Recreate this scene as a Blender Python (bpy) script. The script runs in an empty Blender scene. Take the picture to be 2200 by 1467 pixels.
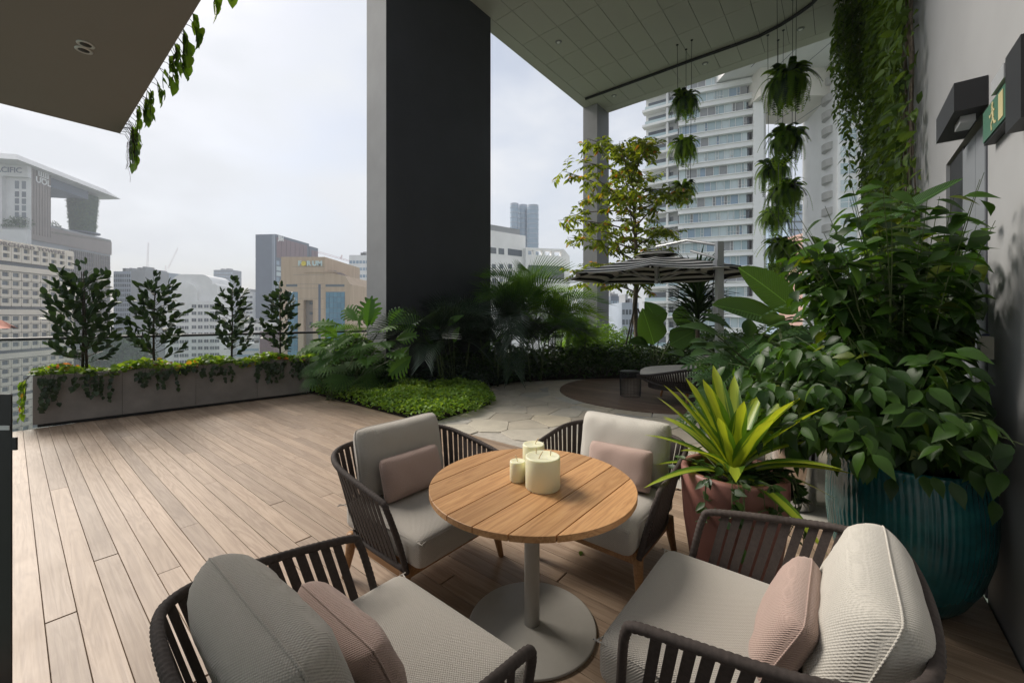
import bpy, math, random
import numpy as np
from mathutils import Vector, Matrix
R = random.Random(7)
NR = np.random.RandomState(5)
PI = math.pi
sc = bpy.context.scene
C = sc.collection

# ---------------------------------------------------------------- camera, sky, sun, exposure
EYE = 1.55
cam = bpy.data.objects.new('camera', bpy.data.cameras.new('camera'))
C.objects.link(cam); sc.camera = cam
cam.location = (0, 0, EYE); cam.rotation_euler = (PI/2, 0, 0)
cam.data.sensor_width = 36; cam.data.lens = 872/2200*36
cam.data.shift_y = -(733.5-678)/2200
cam.data.clip_start = 0.05; cam.data.clip_end = 5000

SUN_EL, SUN_AZ = math.radians(40), math.radians(-57)      # azimuth from +Y towards +X
world = bpy.data.worlds.new('World'); sc.world = world; world.use_nodes = True
wn, wl = world.node_tree.nodes, world.node_tree.links
bg = wn['Background']; bg.inputs['Strength'].default_value = 0.10
sky = wn.new('ShaderNodeTexSky'); sky.sky_type = 'NISHITA'; sky.sun_disc = False
sky.sun_elevation = SUN_EL; sky.sun_rotation = SUN_AZ % (2*PI)
sky.air_density = 1.0; sky.dust_density = 2.0
tc = wn.new('ShaderNodeTexCoord'); mp = wn.new('ShaderNodeMapping'); mp.inputs['Scale'].default_value = (1, 1, 2.2)
nz = wn.new('ShaderNodeTexNoise'); nz.inputs['Scale'].default_value = 1.9; nz.inputs['Detail'].default_value = 5; nz.inputs['Roughness'].default_value = .5
cr = wn.new('ShaderNodeValToRGB'); cr.color_ramp.elements[0].position = .40; cr.color_ramp.elements[1].position = .60
cr.color_ramp.elements[0].color = (.45, .45, .45, 1); cr.color_ramp.elements[1].color = (1, 1, 1, 1)
mx = wn.new('ShaderNodeMixRGB'); mx.inputs['Color2'].default_value = (6.5, 6.7, 7.05, 1)
wl.new(tc.outputs['Generated'], mp.inputs['Vector']); wl.new(mp.outputs['Vector'], nz.inputs['Vector'])
wl.new(nz.outputs['Fac'], cr.inputs['Fac']); wl.new(cr.outputs['Color'], mx.inputs['Fac'])
wl.new(sky.outputs['Color'], mx.inputs['Color1']); wl.new(mx.outputs['Color'], bg.inputs['Color'])

sun = bpy.data.objects.new('sun', bpy.data.lights.new('sun', 'SUN')); C.objects.link(sun)
sun.data.energy = 3.5; sun.data.angle = math.radians(26); sun.data.color = (1, .93, .84)
sd = Vector((math.sin(SUN_AZ)*math.cos(SUN_EL), math.cos(SUN_AZ)*math.cos(SUN_EL), math.sin(SUN_EL)))
sun.rotation_euler = sd.to_track_quat('Z', 'Y').to_euler()
vs = sc.view_settings
vs.view_transform = 'Standard'; vs.look = 'None'; vs.gamma = 1; vs.use_curve_mapping = False; vs.exposure = 0.5

# ---------------------------------------------------------------- frame of the terrace: u runs to the far right, v to the far left
RZ = math.radians(51.05)
D2 = Vector((math.cos(RZ), math.sin(RZ), 0)); D1 = Vector((-math.sin(RZ), math.cos(RZ), 0))
def UV(u, v, z=0): return D2*u + D1*v + Vector((0, 0, z))
def PX(px, py, Y): return Vector(((px-1100)/872*Y, Y, EYE-(py-678)/872*Y))
def GR(px, py):
    Y = 872*EYE/(py-678); return Vector(((px-1100)/872*Y, Y, 0))
def toUV(p): return (p.x*D2.x+p.y*D2.y, p.x*D1.x+p.y*D1.y)

# ---------------------------------------------------------------- materials
class NT:
    def __init__(s, name):
        s.m = bpy.data.materials.new(name); s.m.use_nodes = True
        s.n = s.m.node_tree.nodes; s.l = s.m.node_tree.links
        s.b = s.n['Principled BSDF']; s.out = s.n['Material Output']
    def node(s, t, **kw):
        n = s.n.new('ShaderNode'+t)
        for k, v in kw.items():
            if k in n.inputs: n.inputs[k].default_value = v
            else: setattr(n, k, v)
        return n
    def link(s, a, b): s.l.new(a, b)
    def math(s, op, a, b=None, c=None):
        n = s.n.new('ShaderNodeMath'); n.operation = op
        for i, x in enumerate((a, b, c)):
            if x is None: continue
            if isinstance(x, (int, float)): n.inputs[i].default_value = x
            else: s.l.new(x, n.inputs[i])
        return n.outputs[0]
    def mix(s, f, a, b, mode='MIX'):
        n = s.n.new('ShaderNodeMixRGB'); n.blend_type = mode
        for i, x in enumerate((f, a, b)):
            if isinstance(x, (int, float)): n.inputs[i].default_value = x
            elif isinstance(x, tuple): n.inputs[i].default_value = x if len(x) == 4 else x+(1,)
            else: s.l.new(x, n.inputs[i])
        return n.outputs[0]
    def ramp(s, f, stops):
        n = s.n.new('ShaderNodeValToRGB'); e = n.color_ramp.elements
        while len(e) < len(stops): e.new(.5)
        for i, (p, c) in enumerate(stops):
            e[i].position = p; e[i].color = c if len(c) == 4 else tuple(c)+(1,)
        s.l.new(f, n.inputs[0]); return n.outputs[0]
    def coord(s, kind='Object', scale=(1, 1, 1), off=None):
        t = s.n.new('ShaderNodeTexCoord'); m = s.n.new('ShaderNodeMapping'); m.inputs['Scale'].default_value = scale
        s.l.new(t.outputs[kind], m.inputs['Vector'])
        if off is not None:
            cx = s.n.new('ShaderNodeCombineXYZ')
            for i in range(3): s.l.new(off, cx.inputs[i])
            s.l.new(cx.outputs[0], m.inputs['Location'])
        return m.outputs[0]
    def noise(s, vec, scale, detail=4, rough=.5, dist=0):
        n = s.node('TexNoise'); n.inputs['Scale'].default_value = scale; n.inputs['Detail'].default_value = detail
        n.inputs['Roughness'].default_value = rough; n.inputs['Distortion'].default_value = dist
        if vec is not None: s.l.new(vec, n.inputs['Vector'])
        return n.outputs['Fac']
    def rnd(s):
        o = s.n.new('ShaderNodeObjectInfo'); a = s.n.new('ShaderNodeAttribute'); a.attribute_name = 'rnd'
        return s.math('FRACT', s.math('ADD', o.outputs['Random'], a.outputs['Fac']))
    def bump(s, h, dist=.002, strength=.5):
        b = s.n.new('ShaderNodeBump'); b.inputs['Distance'].default_value = dist; b.inputs['Strength'].default_value = strength
        s.l.new(h, b.inputs['Height']); s.l.new(b.outputs[0], s.b.inputs['Normal']); return b
    def col(s, c): s.l.new(c, s.b.inputs['Base Color'])
    def rough(s, r, spec=None):
        if isinstance(r, (int, float)): s.b.inputs['Roughness'].default_value = r
        else: s.l.new(r, s.b.inputs['Roughness'])
        if spec is not None: s.b.inputs['Specular IOR Level'].default_value = spec

def m_plain(name, c, rough=.6, metal=0, var=.12, scale=6, bump=0, spec=.5, rvar=0.0):
    t = NT(name); co = t.coord('Object')
    n = t.noise(co, scale, 5, .6)
    a = tuple(x*(1-var) for x in c); b = tuple(min(1, x*(1+var)) for x in c)
    cc = t.ramp(n, [(.3, a), (.7, b)])
    if rvar:
        f = t.math('MULTIPLY_ADD', t.rnd(), rvar*2, 1-rvar)
        cx = t.node('CombineXYZ'); [t.link(f, cx.inputs[i]) for i in range(3)]
        cc = t.mix(1.0, cc, cx.outputs[0], 'MULTIPLY')
    t.col(cc); t.rough(rough, spec); t.b.inputs['Metallic'].default_value = metal
    if bump: t.bump(t.noise(co, scale*12, 3, .6), bump, .6)
    return t.m

def m_wood(name, c1, c2, c3, ax='Y', scale=1.0, rough=(.45, .7), tint=.25, grain=1.0, spec=.4):
    t = NT(name); r = t.rnd(); off = t.math('MULTIPLY', r, 37.0)
    st = {'X': (.55, 9, 9), 'Y': (9, .55, 9)}[ax]
    co = t.coord('Object', tuple(x*scale for x in st), off)
    n1 = t.noise(co, 1.3, 4, .55, .6)
    wv = t.math('FRACT', t.math('MULTIPLY', n1, 7.0))
    wv = t.math('ABSOLUTE', t.math('SUBTRACT', wv, .5))
    st2 = {'X': (1.2, 70, 70), 'Y': (70, 1.2, 70)}[ax]
    n2 = t.noise(t.coord('Object', tuple(x*scale for x in st2), off), 1.0, 3, .6)
    n3 = t.noise(t.coord('Object', tuple(x*scale*.35 for x in (4, 4, 4)), off), 1.0, 4, .6)
    f = t.math('ADD', t.math('MULTIPLY', wv, .9*grain), t.math('MULTIPLY', n2, .55))
    cc = t.ramp(f, [(.18, c1), (.5, c2), (.85, c3)])
    cc = t.mix(t.math('MULTIPLY', t.math('SUBTRACT', n3, .35), .9), cc, tuple(x*.62 for x in c2))
    g = t.math('MULTIPLY_ADD', r, tint*2, 1-tint)
    cx = t.node('CombineXYZ'); [t.link(g, cx.inputs[i]) for i in range(3)]
    t.col(t.mix(1.0, cc, cx.outputs[0], 'MULTIPLY'))
    t.rough(t.math('MULTIPLY_ADD', n3, rough[1]-rough[0], rough[0]), spec)
    t.bump(t.math('ADD', n2, t.math('MULTIPLY', wv, .3)), .0012, .5)
    return t.m

def m_leaf(name, ca, cb, trans=.45, rough=.38, stripe=None, vein=None, yellow=None, spec=.32):
    """two greens picked per leaf; light passes through the blade"""
    t = NT(name); r = t.rnd()
    cc = t.ramp(r, [(0, ca), (1, cb)] if not yellow else [(0, ca), (.94, cb), (.97, yellow), (1, yellow)])
    if stripe:
        sx = t.node('SeparateXYZ'); t.link(t.coord('Object'), sx.inputs[0])
        ax = t.math('ABSOLUTE', sx.outputs[0])
        nn = t.noise(t.coord('Object', (60, 3, 1)), 1.0, 2)
        f = t.math('ADD', t.math('MULTIPLY', ax, stripe[1]), t.math('MULTIPLY', t.math('SUBTRACT', nn, .5), .9))
        cc = t.mix(t.ramp(f, [(.3, (0, 0, 0)), (.55, (1, 1, 1))]), stripe[0], cc)
    if vein:
        sx = t.node('SeparateXYZ'); t.link(t.coord('Object'), sx.inputs[0])
        ax = t.math('ABSOLUTE', sx.outputs[0])
        k = t.math('SINE', t.math('MULTIPLY', t.math('SUBTRACT', sx.outputs[1], t.math('MULTIPLY', ax, vein[1])), vein[0]))
        t.bump(k, .004, .8)
        rib = t.math('LESS_THAN', ax, vein[2])
        cc = t.mix(t.math('MULTIPLY', t.math('ADD', k, 1.0), .10), cc, tuple(x*.5 for x in ca))
        cc = t.mix(t.math('MULTIPLY', rib, .7), cc, tuple(min(1, x*2.2) for x in cb))
    else:
        nn = t.noise(t.coord('Object'), 40, 2); t.bump(nn, .002, .35)
    t.col(cc); t.rough(rough, spec)
    tr = t.node('BsdfTranslucent')
    tcx = t.mix(1.0, cc, (2.3, 2.0, .75), 'MULTIPLY'); t.link(tcx, tr.inputs['Color'])
    ms = t.node('MixShader'); ms.inputs[0].default_value = trans
    t.link(t.b.outputs[0], ms.inputs[1]); t.link(tr.outputs[0], ms.inputs[2]); t.link(ms.outputs[0], t.out.inputs['Surface'])
    return t.m

def m_fabric(name, c, pitch=.0085, depth=.0016, var=.09):
    t = NT(name); k = 2*PI/pitch
    sx = t.node('SeparateXYZ'); t.link(t.coord('Object'), sx.inputs[0])
    a = t.math('SINE', t.math('MULTIPLY', sx.outputs[1], k))
    b = t.math('SINE', t.math('MULTIPLY', t.math('ADD', sx.outputs[0], sx.outputs[2]), k*.85))
    w = t.math('MULTIPLY', a, b)
    nf = t.noise(t.coord('Object'), 260, 2); nb = t.noise(t.coord('Object'), 5, 4)
    f = t.math('ADD', t.math('MULTIPLY_ADD', w, .22, .5), t.math('MULTIPLY', t.math('SUBTRACT', nf, .5), .5))
    cc = t.ramp(f, [(.1, tuple(x*(1-var*3.2) for x in c)), (.8, tuple(min(1, x*(1+var)) for x in c))])
    cc = t.mix(t.math('MULTIPLY', nb, .25), cc, tuple(x*.8 for x in c))
    t.col(cc); t.rough(.9, .15); t.b.inputs['Sheen Weight'].default_value = .25
    t.bump(t.math('ADD', t.math('MULTIPLY', w, .8), nf), depth, .8)
    return t.m

M = {}
M['deck'] = m_wood('deck_wood', (.25, .17, .115), (.345, .25, .175), (.42, .318, .235), 'Y', 1.0, (.38, .6), .19, .8)
M['teak'] = m_wood('teak', (.38, .19, .078), (.52, .28, .12), (.62, .36, .165), 'X', 1.4, (.4, .6), .2, 1.0)
M['teak_leg'] = m_wood('teak_frame', (.24, .12, .05), (.36, .19, .08), (.44, .25, .11), 'X', 1.6, (.4, .6), .15, .8)
M['round_deck'] = m_wood('round_deck_wood', (.10, .062, .042), (.17, .11, .078), (.24, .17, .125), 'Y', 1.0, (.45, .65), .2, 1.0)
M['cushion'] = m_fabric('cushion_weave', (.51, .47, .415))
M['cushion_pale'] = m_fabric('pale_cushion_weave', (.62, .585, .52), .0095)
M['pink'] = m_fabric('pink_weave', (.52, .375, .32), .0075)
M['rope'] = m_plain('rope', (.058, .046, .041), .8, 0, .25, 60, .0008, .3)
M['strap'] = m_plain('strap', (.05, .039, .035), .75, 0, .25, 90, .0006, .3)
M['table_metal'] = m_plain('powder_coat', (.42, .40, .36), .5, 0, .03, 30, .0002)
M['concrete'] = m_plain('planter_concrete', (.19, .172, .155), .8, 0, .2, 3, .0015)
M['soil'] = m_plain('soil_dirt', (.022, .016, .011), .95, 0, .4, 8, .02, .1)
M['dark_face'] = m_plain('dark_column_render', (.040, .043, .050), .55, 0, .1, 1.2, .0006, .35)
M['light_face'] = m_plain('light_column_render', (.27, .27, .27), .7, 0, .12, .9, .001)
M['ceil'] = m_plain('ceiling_panel_paint', (.50, .485, .43), .6, 0, .03, .6, 0, .4, .03)
M['ceil_dark'] = m_plain('ceiling_void', (.05, .05, .048), .8)
M['slab'] = m_plain('soffit_paint', (.205, .188, .18), .7, 0, .05, .8)
M['black'] = m_plain('black_metal', (.006, .006, .007), .5, 0, .1, 10)
M['wall'] = m_plain('wall_plaster', (.32, .325, .33), .75, 0, .09, .8, .0012)
M['grey_door'] = m_plain('grey_door_paint', (.20, .215, .235), .5, 0, .05, 1)
M['alu'] = m_plain('aluminium', (.55, .56, .57), .4, .6, .04, 10)
M['wicker'] = m_plain('dark_weave', (.022, .016, .014), .7, 0, .3, 80, .001)
M['bark'] = m_plain('bark', (.16, .13, .10), .9, 0, .35, 20, .006, .2)
M['darkbark'] = m_plain('dark_stem', (.05, .042, .03), .85, 0, .3, 20, .004, .2)
M['stem'] = m_plain('green_stem', (.07, .10, .03), .6, 0, .25, 20)
M['wax'] = None
t = NT('candle_wax'); t.b.inputs['Base Color'].default_value = (.80, .78, .55, 1); t.rough(.45)
t.b.inputs['Subsurface Weight'].default_value = .35; t.b.inputs['Subsurface Radius'].default_value = (.02, .018, .008); t.b.inputs['Subsurface Scale'].default_value = 1
t.bump(t.noise(t.coord(), 30, 2), .0006, .4); M['wax'] = t.m
M['wick'] = m_plain('wick', (.72, .58, .38), .9, 0, .1, 100)
M['terracotta'] = m_plain('pink_pot_glaze', (.24, .105, .085), .55, 0, .14, 5, .0006)
M['tan'] = m_plain('tan_pot', (.30, .25, .2), .6, 0, .12, 5, .0008)
M['grey_pot'] = m_plain('grey_pot', (.11, .105, .10), .6, 0, .15, 5, .0008)
t = NT('teal_glaze'); n = t.noise(t.coord(), 7, 5, .6)
t.col(t.ramp(n, [(.3, (.003, .055, .06)), (.55, (.007, .10, .105)), (.8, (.02, .17, .16))])); t.rough(.16); t.bump(t.noise(t.coord(), 40, 3), .0015, .4)
t.b.inputs['Coat Weight'].default_value = .4; M['teal'] = t.m
t = NT('chrome'); t.b.inputs['Base Color'].default_value = (.62, .61, .6, 1); t.b.inputs['Metallic'].default_value = 1; t.rough(.1); M['chrome'] = t.m
t = NT('clear_glass'); t.b.inputs['Base Color'].default_value = (.93, .96, .95, 1); t.rough(.02)
tr = t.node('BsdfTransparent'); tr.inputs[0].default_value = (.93, .96, .955, 1)
fr = t.node('Fresnel'); fr.inputs['IOR'].default_value = 1.45; gl = t.node('BsdfGlossy'); gl.inputs['Roughness'].default_value = .02
ms = t.node('MixShader'); t.link(fr.outputs[0], ms.inputs[0]); t.link(tr.outputs[0], ms.inputs[1]); t.link(gl.outputs[0], ms.inputs[2]); t.link(ms.outputs[0], t.out.inputs['Surface']); M['glass'] = t.m
# stone
t = NT('flagstone'); r = t.rnd(); co = t.coord('Object', (1, 1, 1), t.math('MULTIPLY', r, 19.0))
n1 = t.noise(co, 3.5, 6, .62); base = t.ramp(r, [(0, (.42, .375, .30)), (.3, (.52, .465, .37)), (.55, (.46, .445, .39)), (.8, (.57, .50, .375)), (1, (.38, .375, .355))])
t.col(t.mix(t.math('MULTIPLY', t.ramp(n1, [(.35, (0, 0, 0)), (.75, (1, 1, 1))]), .45), base, (.24, .215, .18))); t.rough(.72, .3)
t.bump(n1, .006, .5); M['stone'] = t.m
M['grout'] = m_plain('grout', (.40, .37, .32), .95, 0, .15, 12, .003)
# leaves
M['ficus'] = m_leaf('ficus_leaf', (.012, .030, .014), (.030, .062, .022), .16, .5)
M['vine'] = m_leaf('vine_leaf', (.07, .15, .018), (.16, .25, .03), .5, .4, yellow=(.38, .13, .04))
M['vine_green'] = m_leaf('green_vine_leaf', (.06, .13, .02), (.12, .22, .03), .55, .45)
M['vine_dark'] = m_leaf('dark_vine_leaf', (.012, .025, .010), (.03, .055, .018), .2, .4)
M['cover'] = m_leaf('groundcover_leaf', (.10, .21, .028), (.23, .36, .055), .35, .55)
M['monstera'] = m_leaf('monstera_leaf', (.04, .11, .018), (.075, .17, .024), .42, .55, spec=.3)
M['palm'] = m_leaf('palm_leaf', (.035, .09, .028), (.085, .18, .035), .42, .55)
M['fan'] = m_leaf('fan_palm_leaf', (.03, .075, .022), (.07, .15, .03), .3, .75, spec=.12)
M['palm_shaded'] = m_leaf('shaded_palm_leaf', (.014, .030, .018), (.032, .058, .032), .14, .36, spec=.5)  # palm green with the shade under the canopy put into its colour
M['hedge'] = m_leaf('hedge_leaf', (.014, .036, .010), (.045, .095, .018), .25, .4)
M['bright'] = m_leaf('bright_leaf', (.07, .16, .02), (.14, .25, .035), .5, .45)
M['tree'] = m_leaf('tree_leaf', (.07, .12, .016), (.20, .26, .03), .45, .42, yellow=(.32, .14, .03))
M['fern'] = m_leaf('fern_leaf', (.07, .15, .02), (.17, .28, .04), .5, .55, spec=.3)
M['shrub'] = m_leaf('shrub_leaf', (.012, .036, .008), (.048, .115, .013), .40, .42, spec=.4, yellow=(.10, .14, .015))
M['banana'] = m_leaf('banana_leaf', (.04, .10, .028), (.07, .15, .04), .42, .35, vein=(170, .9, .006))
M['corn'] = m_leaf('corn_plant_leaf', (.05, .12, .015), (.07, .15, .02), .35, .3, stripe=((.30, .38, .04), 10.5))
M['philo'] = m_leaf('philodendron_leaf', (.035, .075, .035), (.06, .12, .045), .3, .33)
M['spiky'] = m_leaf('spiky_leaf', (.010, .028, .010), (.03, .07, .018), .22, .35)
M['wallvine'] = m_leaf('wall_vine_leaf', (.03, .065, .012), (.10, .17, .025), .35, .45)
M['farleaf'] = m_leaf('city_leaf', (.03, .07, .025), (.07, .13, .04), .2, .6)

# ---------------------------------------------------------------- mesh helpers
class MB:
    def __init__(s): s.v = []; s.f = []; s.mi = []; s.k = 0
    def mat(s, k): s.k = k; return s
    def add(s, v, f):
        b = len(s.v); s.v += [tuple(p) for p in v]
        s.f += [tuple(i+b for i in q) for q in f]; s.mi += [s.k]*len(f); return s
    def box(s, x0, y0, z0, x1, y1, z1):
        v = [(x, y, z) for z in (z0, z1) for y in (y0, y1) for x in (x0, x1)]
        return s.add(v, [(0, 2, 3, 1), (4, 5, 7, 6), (0, 1, 5, 4), (2, 6, 7, 3), (0, 4, 6, 2), (1, 3, 7, 5)])
    def cbox(s, x0, y0, z0, x1, y1, z1, c=.003):
        """box with chamfered top edges"""
        v = [(x0, y0, z0), (x1, y0, z0), (x1, y1, z0), (x0, y1, z0), (x0, y0, z1-c), (x1, y0, z1-c), (x1, y1, z1-c), (x0, y1, z1-c),
             (x0+c, y0+c, z1), (x1-c, y0+c, z1), (x1-c, y1-c, z1), (x0+c, y1-c, z1)]
        f = [(3, 2, 1, 0), (8, 9, 10, 11)]
        for i in range(4):
            j = (i+1) % 4; f += [(i, j, j+4, i+4), (i+4, j+4, j+8, i+8)]
        return s.add(v, f)
    def obox(s, O, X, Y, Z):
        v = [O+X*a+Y*b+Z*c for c in (0, 1) for b in (0, 1) for a in (0, 1)]
        return s.add(v, [(0, 2, 3, 1), (4, 5, 7, 6), (0, 1, 5, 4), (2, 6, 7, 3), (0, 4, 6, 2), (1, 3, 7, 5)])
    def prism(s, poly, z0, z1, c=0):
        n = len(poly)
        if c:
            cx = sum(p[0] for p in poly)/n; cy = sum(p[1] for p in poly)/n
            ins = []
            for x, y in poly:
                d = math.hypot(x-cx, y-cy) or 1; ins.append((x-(x-cx)/d*c, y-(y-cy)/d*c))
            v = [(x, y, z0) for x, y in poly]+[(x, y, z1-c*.6) for x, y in poly]+[(x, y, z1) for x, y in ins]
            f = [tuple(range(2*n, 3*n)), tuple(range(n-1, -1, -1))]
            for i in range(n):
                j = (i+1) % n; f += [(i, j, j+n, i+n), (i+n, j+n, j+2*n, i+2*n)]
            return s.add(v, f)
        v = [(x, y, z0) for x, y in poly]+[(x, y, z1) for x, y in poly]
        f = [tuple(range(n, 2*n)), tuple(range(n-1, -1, -1))]+[(i, (i+1) % n, (i+1) % n+n, i+n) for i in range(n)]
        return s.add(v, f)
    def tube(s, path, r, n=8, cap=True, flat=None):
        P = [Vector(p) for p in path]; m = len(P)
        rr = r if isinstance(r, (list, tuple)) else [r]*m
        up = None; v = []; f = []
        for i in range(m):
            t = (P[min(i+1, m-1)]-P[max(i-1, 0)])
            t = t.normalized() if t.length > 1e-9 else Vector((0, 0, 1))
            if up is None:
                up = Vector((0, 0, 1)) if abs(t.z) < .9 else Vector((1, 0, 0))
            a = t.cross(up)
            a = a.normalized() if a.length > 1e-6 else t.orthogonal().normalized()
            b = a.cross(t).normalized(); up = b
            for k in range(n):
                an = 2*PI*k/n; v.append(P[i]+(a*math.cos(an)+b*math.sin(an)*(flat or 1))*rr[i])
        for i in range(m-1):
            for k in range(n):
                k2 = (k+1) % n; f.append((i*n+k, i*n+k2, (i+1)*n+k2, (i+1)*n+k))
        if cap: f += [tuple(range(n-1, -1, -1)), tuple(range((m-1)*n, m*n))]
        return s.add(v, f)
    def lathe(s, prof, n=32, cx=0, cy=0, rib=None):
        v = []; f = []; m = len(prof)
        for i, (r, z) in enumerate(prof):
            for k in range(n):
                a = 2*PI*k/n; q = r*(1+(rib(a, z) if rib and r > .02 else 0)); v.append((cx+q*math.cos(a), cy+q*math.sin(a), z))
        for i in range(m-1):
            for k in range(n):
                k2 = (k+1) % n; f.append((i*n+k, i*n+k2, (i+1)*n+k2, (i+1)*n+k))
        return s.add(v, f)
    def mesh(s, name, mat, smooth=False):
        me = bpy.data.meshes.new(name); me.from_pydata([tuple(p) for p in s.v], [], s.f)
        for m in (mat if isinstance(mat, (list, tuple)) else [mat]): me.materials.append(m)
        if any(s.mi): me.polygons.foreach_set('material_index', s.mi)
        if smooth: me.polygons.foreach_set('use_smooth', [True]*len(s.f))
        me.validate(); me.update(); return me
    def obj(s, name, mat, parent=None, smooth=False, loc=None, rz=0): return ob(name, s.mesh(name, mat, smooth), parent, loc, rz)

def ob(name, me, parent=None, loc=None, rz=0, mat4=None):
    o = bpy.data.objects.new(name, me); C.objects.link(o)
    if parent: o.parent = parent
    if mat4 is not None: o.matrix_basis = mat4
    else:
        if loc is not None: o.location = loc
        if rz: o.rotation_euler = (0, 0, rz)
    return o
def tag(o, label=None, cat=None, group=None, kind=None):
    if label: o['label'] = label
    if cat: o['category'] = cat
    if group: o['group'] = group
    if kind: o['kind'] = kind
    return o
def T(name, label, cat, loc=(0, 0, 0), rz=0, group=None): return tag(ob(name, None, None, loc, rz), label, cat, group)
def S(o): o['kind'] = 'structure'; return o
def copy_tree(o, parent=None):
    c = o.copy(); C.objects.link(c)
    if parent: c.parent = parent
    for ch in list(o.children): copy_tree(ch, c)
    return c

def np_mesh(name, V, F, mat, rnd=None, smooth=False):
    """V (n,3) array, F (m,k) array"""
    me = bpy.data.meshes.new(name); n, k = F.shape
    me.vertices.add(len(V)); me.vertices.foreach_set('co', V.astype(np.float32).ravel())
    me.loops.add(n*k); me.loops.foreach_set('vertex_index', F.astype(np.int32).ravel())
    me.polygons.add(n); me.polygons.foreach_set('loop_start', np.arange(0, n*k, k, dtype=np.int32))
    me.polygons.foreach_set('loop_total', np.full(n, k, dtype=np.int32))
    if smooth: me.polygons.foreach_set('use_smooth', [True]*n)
    me.materials.append(mat); me.update(calc_edges=True)
    if rnd is not None:
        a = me.attributes.new('rnd', 'FLOAT', 'POINT'); a.data.foreach_set('value', rnd.astype(np.float32))
    me.validate(); return me

def leaf_t(L=1, W=.4, peak=.45, droop=.2, fold=.15, n=5, tip=1.0, wave=0.0):
    """leaf blade along +Y from the origin; returns verts, quads"""
    v = []; f = []
    for i in range(n+1):
        y = i/n
        if y < peak: w = math.sin(y/peak*PI/2)**.8
        else: w = math.cos((y-peak)/(1-peak)*PI/2)**tip
        w = max(w, .02)*W/2
        z = -droop*y*y*L; wz = wave*math.sin(y*14)*W
        v += [(-w, y*L, z+fold*w*2+wz), (0, y*L, z), (w, y*L, z+fold*w*2-wz)]
    for i in range(n):
        a = i*3; f += [(a, a+1, a+4, a+3), (a+1, a+2, a+5, a+4)]
    return np.array(v), np.array(f)

def frames(dirs, ups):
    y = dirs/np.linalg.norm(dirs, axis=1, keepdims=True)
    x = np.cross(y, ups); x /= (np.linalg.norm(x, axis=1, keepdims=True)+1e-9)
    z = np.cross(x, y); return np.stack([x, y, z], axis=2)      # columns
def scatter(name, tpl, pos, dirs, ups, scale, mat, smooth=False):
    V0, F0 = tpl; N = len(pos); Rm = frames(dirs, ups)
    V = np.einsum('nij,vj->nvi', Rm, V0)*scale[:, None, None]+pos[:, None, :]
    F = F0[None]+(np.arange(N)*len(V0))[:, None, None]
    return np_mesh(name, V.reshape(-1, 3), F.reshape(-1, F0.shape[1]), mat, np.repeat(NR.rand(N), len(V0)), smooth)
def tpl_mesh(name, tpl, mat, smooth=True): return np_mesh(name, tpl[0], tpl[1], mat, None, smooth)
def place(pos, d, up, s=1.0):
    y = Vector(d).normalized(); x = y.cross(Vector(up))
    x = x.normalized() if x.length > 1e-6 else y.orthogonal().normalized()
    z = x.cross(y)
    m = Matrix((x*s, y*s, z*s)).transposed().to_4x4(); m.translation = Vector(pos); return m
def rdir(lo=-1, hi=1):
    a = R.uniform(0, 2*PI); z = R.uniform(lo, hi); r = math.sqrt(max(0, 1-z*z)); return Vector((r*math.cos(a), r*math.sin(a), z))
def nrdir(n, lo=-1, hi=1):
    a = NR.rand(n)*2*PI; z = lo+NR.rand(n)*(hi-lo); r = np.sqrt(np.clip(1-z*z, 0, 1)); return np.stack([r*np.cos(a), r*np.sin(a), z], 1)
def bez(p0, p1, p2, n=8):
    p0, p1, p2 = Vector(p0), Vector(p1), Vector(p2)
    return [p0*(1-t)**2+p1*2*t*(1-t)+p2*t*t for t in [i/n for i in range(n+1)]]
def textmesh(s, size, depth, bold=0.0, spacing=1.0):
    cu = bpy.data.curves.new('txt', 'FONT'); cu.body = s; cu.size = size; cu.extrude = depth; cu.offset = bold
    cu.align_x = 'CENTER'; cu.align_y = 'CENTER'; cu.space_character = spacing; cu.resolution_u = 3
    o = bpy.data.objects.new('txt', cu); C.objects.link(o)
    dg = bpy.context.evaluated_depsgraph_get(); me = bpy.data.meshes.new_from_object(o.evaluated_get(dg))
    bpy.data.objects.remove(o); return me
# ================================================================ GROUND, TERRACE, CEILINGS, WALL
GZ = -62.0
m_city = m_plain('city_ground_mat', (.09, .12, .075), .95, 0, .5, .02)
S(MB().box(-1490, -390, GZ-.5, 1490, 1490, GZ).obj('city_ground', m_city))

def boards(name, root, u0, u1, v0, v1, pitch, z, mat, rng, gap=.0024, lmin=2.4, lmax=4.6, th=.024):
    cache = {}; n = int((u1-u0)/pitch)+1
    for i in range(n):
        a = u0+i*pitch
        if a > u1-.02: break
        w = min(pitch-gap, u1-a); v = v0-rng.uniform(0, lmax*.8)
        while v < v1:
            L = round(rng.uniform(lmin, lmax)*5)/5; s, e = max(v, v0), min(v+L, v1)
            if e-s > .08:
                k = (round(e-s-.004, 2), round(w, 3))
                if k not in cache: cache[k] = MB().cbox(0, 0, -th, k[1], k[0], 0, .0014).mesh(name, mat)
                ob(name, cache[k], root, (a, s, z+rng.uniform(-.0008, .0008)))
            v += L+.003
rb = random.Random(3)
deck = S(T('deck', None, None, (0, 0, 0), RZ))
MB().box(-.35, -.63, -.20, 3.78, 8.62, -.035).obj('underlay', M['soil'], deck)
boards('plank', deck, 0.0, 3.78, -.62, 8.6, .1115, 0, M['deck'], rb)
MB().cbox(-.35, -.62, -.024, -.115, 8.6, 0.0).obj('border_board', M['deck'], deck)
MB().cbox(-.110, -.62, -.024, -.005, 8.6, 0.0).obj('border_board', M['deck'], deck)

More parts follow.
